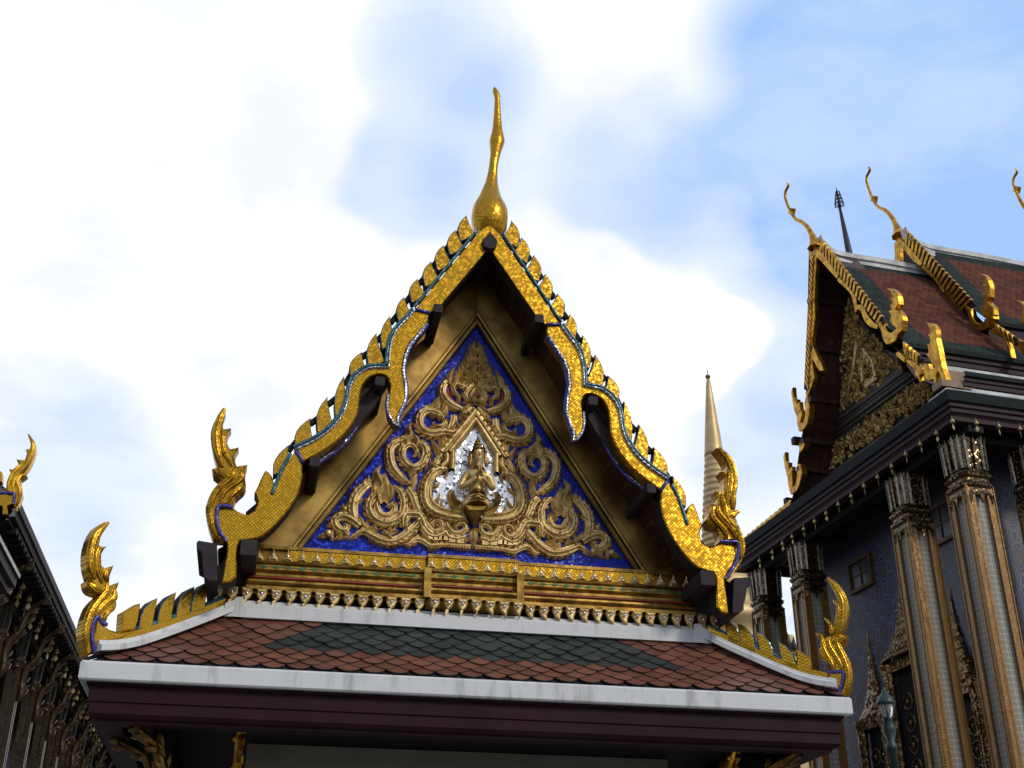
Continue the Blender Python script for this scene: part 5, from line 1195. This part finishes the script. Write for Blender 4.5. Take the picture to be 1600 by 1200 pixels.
q = MB(); q.slab([cg(p, U2+.7) for p in [(1400, 372), (1440, 412), (1470, 450), (1500, 490), (1560, 545), (1545, 560), (1470, 520), (1430, 430), (1398, 420)]], NG, .1); q.build('inner_gable', WOOD_DARK, CH)
B3 = gboard(ZA([(800, 535), (825, 525), (870, 575), (975, 675), (950, 705), (905, 670), (850, 605), (808, 575)]), U2, GILD, 'bargeboard', CH, sm=False)
gboard(ZA([(965, 690), (1020, 735), (1070, 790), (1090, 840), (1095, 860), (1130, 845), (1155, 875), (1170, 920), (1195, 950), (1220, 958), (1210, 990), (1165, 975), (1140, 925), (1120, 885), (1100, 890), (1085, 880), (1065, 830), (1030, 780), (955, 712)]), U2, GILD, 'naga_board', B3)
finrow((1414, 358), (1525, 477), (1408, 372), (1504, 486), 20, U2-.03, B3)
gboard(ZA([(1222, 945), (1260, 965), (1275, 1020), (1305, 1060), (1340, 1055), (1375, 1010), (1400, 990), (1410, 1030), (1375, 1085), (1320, 1110), (1285, 1100), (1255, 1060), (1250, 1010)]), U2-.02, GILD, 'tail_board', B3, .14)
gboard(ZA([(1395, 1020), (1412, 1005), (1408, 960), (1370, 925), (1385, 895), (1385, 840), (1372, 790), (1345, 755), (1318, 750), (1345, 775), (1360, 820), (1340, 815), (1357, 850), (1353, 875), (1333, 880), (1347, 910), (1345, 940), (1320, 970), (1335, 990), (1345, 1020)]), U2-.02, GILD, 'naga_finial', B3, .12)
gboard(ZB([(1380, 75), (1450, 105), (1480, 140), (1500, 215), (1520, 235), (1508, 180), (1490, 130), (1500, 105), (1540, 130), (1560, 150), (1550, 170), (1590, 215), (1625, 200), (1610, 120), (1580, 130), (1440, 65), (1400, 50)]), U2-.0, GILD, 'tail_board', B3, .12)
gboard(ZA([(1555, 918), (1580, 925), (1605, 960), (1610, 1010), (1600, 1060), (1575, 1065), (1580, 1020), (1588, 980), (1580, 945)]), U2-.0, GILD, 'naga_finial', B3, .12)
finrow((1553, 505), (1590, 530), (1556, 520), (1586, 540), 5, U2-.03, B3)
CF2 = ZA([(627, 85), (637, 92), (633, 112), (618, 140), (617, 175), (635, 235), (660, 295), (690, 335), (735, 355), (775, 400), (800, 450), (815, 490), (822, 515)])
chofa(CF2, U2, CH)
B3F = gboard(ZA([(785, 560), (805, 545), (822, 570), (822, 620), (826, 690), (788, 690), (790, 620)]), U2+.05, GILD, 'bargeboard', CH, sm=False)
U3 = uvz(cs((1607, 330), VMID))[0]
CF3 = ZA([(1546, 100), (1556, 106), (1552, 125), (1536, 150), (1533, 185), (1550, 235), (1575, 290), (1600, 330), (1640, 380), (1680, 450), (1700, 520)])
chofa(CF3, U3, CH)
q = MB(); zt = uvz(cs((1628, 372), VMID))[2]
q.slab([ch(U3, VMID, zt), ch(U3, VMID-2.1, zt-2.9), ch(U3, VMID-2.1, 12), ch(U3, VMID+2.1, 12), ch(U3, VMID+2.1, zt-2.9)], NG, 8); q.build('upper_roof', R_GREEN, CH)

# crest of small fins on the far lower eave
q = MB(); q.tube([cg((1160, 857), .12), cg((1236, 796), .12)], .05, 6); CR_ = q.build('eave_crest', GILD, CH)
for i in range(11):
    t = i/10; x, y = 1163+t*70, 848-t*57
    q = MB(); q.slab([cg(p, .10) for p in [(x-4, y+6), (x-4.5, y-4), (x-1, y-9), (x+3.4, y-10), (x+1.6, y-5), (x+1.4, y+1)]], NG, .08); q.build('leaf_fin', GILD, CR_)

# bells under the eaves
BELLM = plain('pale gilt bell metal', (.50, .37, .16), .4, .3, 20, .5, .3)
def bell_proto(loc, label, group, s=1.0, BELLM=BELLM):
    t = thing('eave_bell', label, 'bell', loc, group); L = Vector(loc)
    q = MB(); q.tube([L, L-VZ*.06*s], .006*s, 5); q.lathe(L-VZ*.16*s, [(.055*s, 0), (.050*s, .02*s), (.036*s, .055*s), (.028*s, .085*s), (.010*s, .10*s)], 10); q.tube([L-VZ*.14*s, L-VZ*.22*s], .004*s, 4); q.build('bell_body', BELLM, t)
    q = MB(); a = random.random()*3; d = Vector((math.cos(a), math.sin(a), 0)); n_ = d.cross(VZ); c = L-VZ*.20*s
    q.slab([c, c+d*.045*s-VZ*.07*s, c+d*.035*s-VZ*.10*s, c-VZ*.15*s, c-d*.035*s-VZ*.10*s, c-d*.045*s-VZ*.07*s], n_, .012*s); q.build('bell_leaf', BELLM, t); return t
def dup(root, loc, rz=0):
    r = root.copy(); COL.objects.link(r); r.location = loc; r.rotation_euler = (0, 0, rz)
    for c in list(root.children):
        k = c.copy(); COL.objects.link(k); k.parent = r
    return r
bl = [(1206, 857), (1222, 843), (1237, 832), (1255, 820), (1272, 808), (1290, 795), (1309, 781), (1329, 768), (1349, 752), (1370, 738), (1392, 721), (1414, 702), (1437, 686), (1462, 669), (1186, 870)]
bp = None
for p in bl:
    c = cg(p, .14)
    if bp is None: bp = bell_proto(c, 'small gilded bell with leaf clapper hanging under the gable eave of the right hall', 'bells along the gable eave of the right hall', .78)
    else: dup(bp, c, random.random()*3)
bp = None
for p in [(1487, 650), (1524, 653), (1559, 658), (1592, 662)]:
    c = cs(p, .14)
    if bp is None: bp = bell_proto(c, 'small gilded bell hanging under the side eave of the right hall, beside its corner column', 'bells along the side eave of the right hall', .78)
    else: dup(bp, c, random.random()*3)
BELLM_LIT = plain('lit gilt bell metal', (.78, .58, .24), .4, .3, 20, .5, .1)  # paler copy of the bell metal, caught light put into its colour
# ================================================================== long hall on the left
LX, LZ = -4.95, 7.0
LH = thing('long_hall', 'dark long hall at the left edge with a receding row of gilded columns', 'hall', (-9, 30, 0))
NEAR, FAR = 14.8, 46.0
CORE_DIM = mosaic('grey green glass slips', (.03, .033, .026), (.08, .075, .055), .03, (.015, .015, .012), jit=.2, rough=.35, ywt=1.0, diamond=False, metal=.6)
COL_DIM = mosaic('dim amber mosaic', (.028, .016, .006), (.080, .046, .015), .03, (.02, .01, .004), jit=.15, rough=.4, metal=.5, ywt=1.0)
def lrow(pr, y0=NEAR, y1=FAR): return [[Vector((LX+a, y0, LZ+z)), Vector((LX+a, y1, LZ+z))] for a, z in pr]
q = MB(); r_ = lrow([(-.9, .70), (-.05, .03), (0, 0), (.0, -.10), (-.03, -.11), (-.03, -.20), (-.09, -.21), (-.10, -.25), (-.22, -.26), (-.22, -.12), (-2.6, -.12)])
q.grid(r_[2:5], 0, False, False); q.grid(r_[4:], 1, False, False); q.build('eave_cornice', [MAROON_DARK, WOOD_BLACK], LH)
q = MB(); q.grid([[Vector((LX-.0, y, LZ+.0)), Vector((LX-1.3, y, LZ+1.0)), Vector((LX-4.0, y, LZ+3.6))] for y in (NEAR, FAR)], 0, False, False); q.build('tiled_roof', TILE_RED, LH)
up_ = []; dn_ = []
for i in range(90):
    y = NEAR+.3+i*.22
    for a, d in ((0, 0), (0, 1), (.09, 1), (.09, 0)): dn_.append(Vector((LX-.04, y+a, LZ-.262-.05*d)))
q = MB(); q.slab([dn_[0]+VZ*.02]+dn_+[dn_[-1]+VZ*.02], VX, .15); q.build('dentil_trim', WOOD_BLACK, LH)
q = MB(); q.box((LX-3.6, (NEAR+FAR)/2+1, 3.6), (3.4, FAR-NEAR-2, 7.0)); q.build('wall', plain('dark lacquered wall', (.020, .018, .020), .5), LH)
q = MB(); q.box((LX-1.7, (NEAR+FAR)/2, .5), (4, FAR-NEAR, 1.0)); q.build('plinth', WHITE2, LH)
q = MB(); q.box((LX-.62, (NEAR+FAR)/2, LZ-.30), (.22, FAR-NEAR, .30)); q.build('eave_beam', WOOD_BLACK, LH)
COLX = LX-.60
for k in range(15):
    y = 16.3+1.6*k
    q = MB()
    for sx, sy in ((1, 1), (1, -1), (-1, 1), (-1, -1)):
        q.box((COLX+sx*.072, y+sy*.072, 3.55), (.05, .05, 5.1)); q.box((COLX+sx*.088, y+sy*.04, 3.55), (.02, .02, 5.1)); q.box((COLX+sx*.04, y+sy*.088, 3.55), (.02, .02, 5.1))
    q.box((COLX, y, 3.55), (.14, .14, 5.08), None, 1)
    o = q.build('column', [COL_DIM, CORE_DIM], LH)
    c = MB(); c.lathe((COLX, y, 6.02), [(.11, 0), (.135, .03), (.11, .06), (.11, .10), (.135, .13), (.11, .17), (.105, .25), (.12, .45), (.15, .66), (.11, .67)], 12)
    for j in range(12):
        a = 2*math.pi*j/12; d = Vector((math.cos(a), math.sin(a), 0)); t_ = d.cross(VZ)
        c.slab([Vector((COLX, y, 6.22))+d*.115-t_*.015, Vector((COLX, y, 6.22))+d*.115+t_*.015, Vector((COLX, y, 6.60))+d*.14+t_*.02, Vector((COLX, y, 6.72))+d*.165, Vector((COLX, y, 6.60))+d*.14-t_*.02], d, .02, 1 if j % 2 else 0)
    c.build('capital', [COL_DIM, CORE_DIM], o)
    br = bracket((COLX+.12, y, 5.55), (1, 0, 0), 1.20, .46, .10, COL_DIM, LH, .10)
# lower eave of the near porch
pe = onY((32, 898), 14.6); q = MB(); pr = [(-1.2, .9), (0, 0), (0, -.05), (-.03, -.06), (-.03, -.16), (-.09, -.17), (-.09, -.24), (-.2, -.25), (-2, -.25)]
rows = [[Vector((pe.x+a, 9.5, pe.z+z)), Vector((pe.x+a, 14.6, pe.z+z))] for a, z in pr]
q.grid(rows[1:3], 0, False, False); q.grid(rows[2:], 1, False, False); q.face(q.pts([r[1] for r in rows[1:]]), 1); q.grid(rows[:2], 1, False, False); q.build('porch_eave', [WHITE2, MAROON_DARK], LH)
# end gable finial
NL = NF; lf_ = lambda x, y: onY((x, y), NEAR-.1)
OL = Z7([(48, 300), (62, 285), (76, 250), (70, 205), (72, 196), (92, 182), (80, 176), (100, 152), (118, 112), (123, 80), (116, 58), (97, 38), (106, 66), (103, 88), (88, 92), (93, 104), (85, 128), (56, 126), (64, 140), (55, 160), (30, 160), (36, 175), (22, 205), (20, 240), (50, 250), (46, 280)])
FL = [(Z7([(60, 280), (70, 240), (60, 205), (75, 185)]), .05), (Z7([(30, 240), (32, 205), (50, 170), (70, 150)]), .05), (Z7([(46, 245), (48, 205), (62, 178), (95, 140), (115, 85), (99, 42)]), .055)]
finial(OL, FL, lf_, NF, .14, LH, GOLD_BRIGHT, vio=Z7([(0, 246), (30, 246), (50, 250), (46, 285)]))
q = MB(); q.slab([lf_(*p) for p in Z7([(-40, 215), (0, 248), (47, 252), (44, 282), (26, 290), (26, 320), (8, 320), (8, 292), (-40, 280)])], NF, .15, ch=.01); q.build('tail_board', GOLD_MOSAIC_FINE, LH)
q = MB(); c = lf_(*Z7([(-8, 205)])[0]); q.slab([c+Vector((-.2, 0, .05)), c+Vector((.05, 0, .0)), c+Vector((.03, 0, .12)), c+Vector((-.1, 0, .22))], NF, .12); q.build('leaf_fin', GOLD_BRIGHT, LH)
q = MB(); q.slab([Vector((LX-.15, NEAR+.3, LZ+.0)), Vector((LX-2.2, NEAR+.3, LZ+2.2)), Vector((LX-2.6, NEAR+.3, LZ-.1)), Vector((LX-.3, NEAR+.3, LZ-.25))], NF, .1); q.build('end_gable', WOOD_DARK, LH)
bp = None
for i in range(46):
    y = 15.4+i*.30; c = Vector((LX-.26-(.09 if i % 2 else 0), y, LZ-.27-(.05 if i % 2 else 0)))
    if bp is None: bp = bell_proto(c, 'tiny gilded bell hanging under the long receding eave of the left hall', 'bells along the eave of the left hall', .72, BELLM_LIT)
    else: dup(bp, c, random.random()*3)
bp = None
for i in range(4):
    c = Vector((pe.x-.25, 14.3-.4*i, pe.z-.27))
    if bp is None: bp = bell_proto(c, 'tiny gilded bell hanging under the low porch eave at the left edge', 'bells along the low porch eave at the left edge', .72, BELLM_LIT)
    else: dup(bp, c, random.random()*3)

# ================================================================== golden stupa behind
YS = 45.0
def sy(px, py): return onY((px, py), YS)
ctr = [sy(1104.5, 590), sy(1118, 712), sy(1134, 850), sy(1150, 1000)]
axx = sy(1134, 800).x
STU = thing('stupa', 'slender pale gold stupa with a ringed spire and ball tip rising behind the pavilion', 'stupa', (16.0, YS, 0))
def zs(y): return sy(1120, y).z
AXP = Vector((16.0, YS, 0))
q = MB(); q.ball((16.0, YS, zs(590)), .115, 12); q.tube([(16, YS, zs(585)), (16, YS, zs(580))], .02, 5); q.build('tip_ball', plain('copper ball', (.22, .10, .06), .4, .2, 6, .5, .6), STU)
q = MB(); q.lathe((16.0, YS, 0), [(.42, zs(713)), (.40, zs(708)), (.33, zs(680)), (.22, zs(640)), (.12, zs(604)), (.06, zs(593))], 24); q.build('spire_cone', GOLD_PALE, STU)
q = MB(); prof = [(.42, zs(712))]
n_ = 15
for i in range(n_):
    za, zb_ = zs(714+(860-714)*i/n_), zs(714+(860-714)*(i+1)/n_); r0 = .42+(.86-.42)*(i/n_)**1.0; h = za-zb_
    prof += [(r0*.90, za), (r0*1.0, za-h*.25), (r0*1.02, za-h*.55), (r0*.98, za-h*.8), (r0*.9, zb_+h*.02)]
q.lathe((16.0, YS, 0), prof[::-1], 28); q.build('spire_rings', GOLD_PALE, STU)
q = MB(); zz = zs(865)
q.lathe((16.0, YS, 0), [(4.2, 0), (4.2, 4), (3.6, 4.3), (3.6, 6), (3.1, 6.3), (2.9, 9), (2.6, 11.5), (2.0, 13.2), (1.55, 13.8), (1.55, zs(985)), (1.75, zs(980)), (1.75, zs(960)), (1.35, zs(955)), (1.3, zs(935)), (1.42, zs(930)), (1.4, zs(912)), (1.1, zs(905)), (1.0, zs(885)), (.9, zz)], 28)
q.build('stupa_bell', GOLD_PALE, STU)
q = MB()
for k in range(12):
    a = 2*math.pi*k/12; q.lathe((16+1.42*math.cos(a), YS+1.42*math.sin(a), zs(1010)), [(.10, 0), (.10, zs(985)-zs(1010))], 8)
q.build('colonnade', GOLD_PALE, STU)

# distant spear topped spire behind the right hall's roof
YT = 60.0
sp0, sp1 = onY((1306, 292), YT), onY((1327, 396), YT)
IRON = plain('dark bronze', (.045, .042, .050), .5, .2, 6, .5, .5)
TW = thing('spear_spire', 'thin dark spire with a spear shaped finial standing behind the right hall roof', 'spire', (sp1.x, YT, 0))
def onax(y): t = (y-292)/(396-292); return sp0.lerp(sp1, t)
q = MB(); q.tube([Vector((sp0.x*.75+sp1.x*.25, YT, onax(325).z)), Vector((sp1.x, YT, sp1.z)), Vector((sp1.x+.1, YT, sp1.z-4)), Vector((sp1.x+.1, YT, 0))], [.09, .22, .6, 3.0], 12); q.build('spire_shaft', IRON, TW)
q = MB(); zc = onax(318).z; xc = sp0.x*.75+sp1.x*.25
q.tube([(xc, YT, zc-.4), (xc, YT, zc+.4), (sp0.x, YT, sp0.z)], [.10, .10, .012], 8)
for zz, r in ((zc-.25, .16), (zc+.05, .13), (zc+.35, .10), (zc+.6, .07)):
    for k in range(6):
        a = 2*math.pi*k/6; d = Vector((math.cos(a), math.sin(a), 0)); c = Vector((xc, YT, zz))
        q.tube([c+d*.05, c+d*r*2.0+VZ*.06, c+d*r*1.9+VZ*.26, c+d*r*.9+VZ*.36], [.03, .04, .035, .01], 5)
q.build('spear_head', IRON, TW)

# small yellow roofed building seen between the columns
FB = thing('distant_building', 'small yellow building far off between the columns of the right hall', 'building', (27.0, 62, 0))
a = onY((1215, 1010), 60); q = MB(); zt = onY((1235, 997), 60).z; q.box((a.x+1.2, 62, (zt-.7)/2), (4.5, 3, zt-.7)); q.box((a.x+1.2, 62, zt-.55), (4.9, 3.4, .3)); q.build('wall', plain('ochre plaster', (.60, .42, .16), .8, .15, 2), FB)
q = MB(); b_ = onY((1238, 989), 60); q.box((b_.x, 62, zt+.1), (1.2, 1.5, onY((1235, 988), 60).z-zt+.6)); q.build('roof_block', plain('ochre roof', (.62, .46, .2), .8), FB)
q = MB(); c = onY((1231, 1000), 59.5); q.tube([c-VZ*.6, c+VZ*.1, onY((1229, 986), 59.5)], [.28, .12, .01], 6); c = onY((1240, 1003), 59.5); q.tube([c-VZ*.5, c, onY((1240, 994), 59.5)], [.2, .1, .01], 6); q.build('roof_finial', IRON, FB)

# street lamp in front of the right hall
YL = 14.2
def ly(px, py): return onY((px, py), YL)
lc = ly(1386, 1112); LMP = thing('street_lamp', 'dark green street lamp with a clear glass lantern before the right hall', 'street lamp', (lc.x, YL, 0))
LG = plain('dark green cast iron', (.016, .040, .036), .45, .3, 8, .5, .2)
ztop, zcap, zgl, zb0, zcol = ly(1383, 1076).z, ly(1385, 1096).z, ly(1385, 1101).z, ly(1388, 1122).z, ly(1390, 1136).z
P0 = Vector((lc.x, YL, 0))
q = MB(); q.lathe(P0, [(.16, 0), (.16, .25), (.10, .35), (.08, .9), (.06, 1.0), (.045, zcol-.3), (.07, zcol-.28), (.07, zcol-.22), (.045, zcol-.18), (.08, zcol-.06), (.085, zcol), (.05, zb0-.02), (.075, zb0)], 12); q.build('pole', LG, LMP)
q = MB(); q.lathe(P0, [(.115, zgl), (.12, zgl+.02), (.09, zcap+.05), (.04, zcap+.10), (.03, zcap+.14), (.018, zcap+.16), (.022, zcap+.18), (.004, ztop)], 10)
for k in range(6):
    a = 2*math.pi*k/6; q.tube([P0+Vector((.07*math.cos(a), .07*math.sin(a), zb0)), P0+Vector((.105*math.cos(a), .105*math.sin(a), zgl))], .006, 4)
q.build('lantern_cap', LG, LMP)
m, nt, b = mat('lantern glass'); setp(nt, b, color=(.8, .82, .82), rough=.12, trans=.85); b.inputs['IOR'].default_value = 1.2
q = MB(); q.lathe(P0, [(.066, zb0), (.100, zgl)], 6); q.build('lantern_glass', m, LMP)
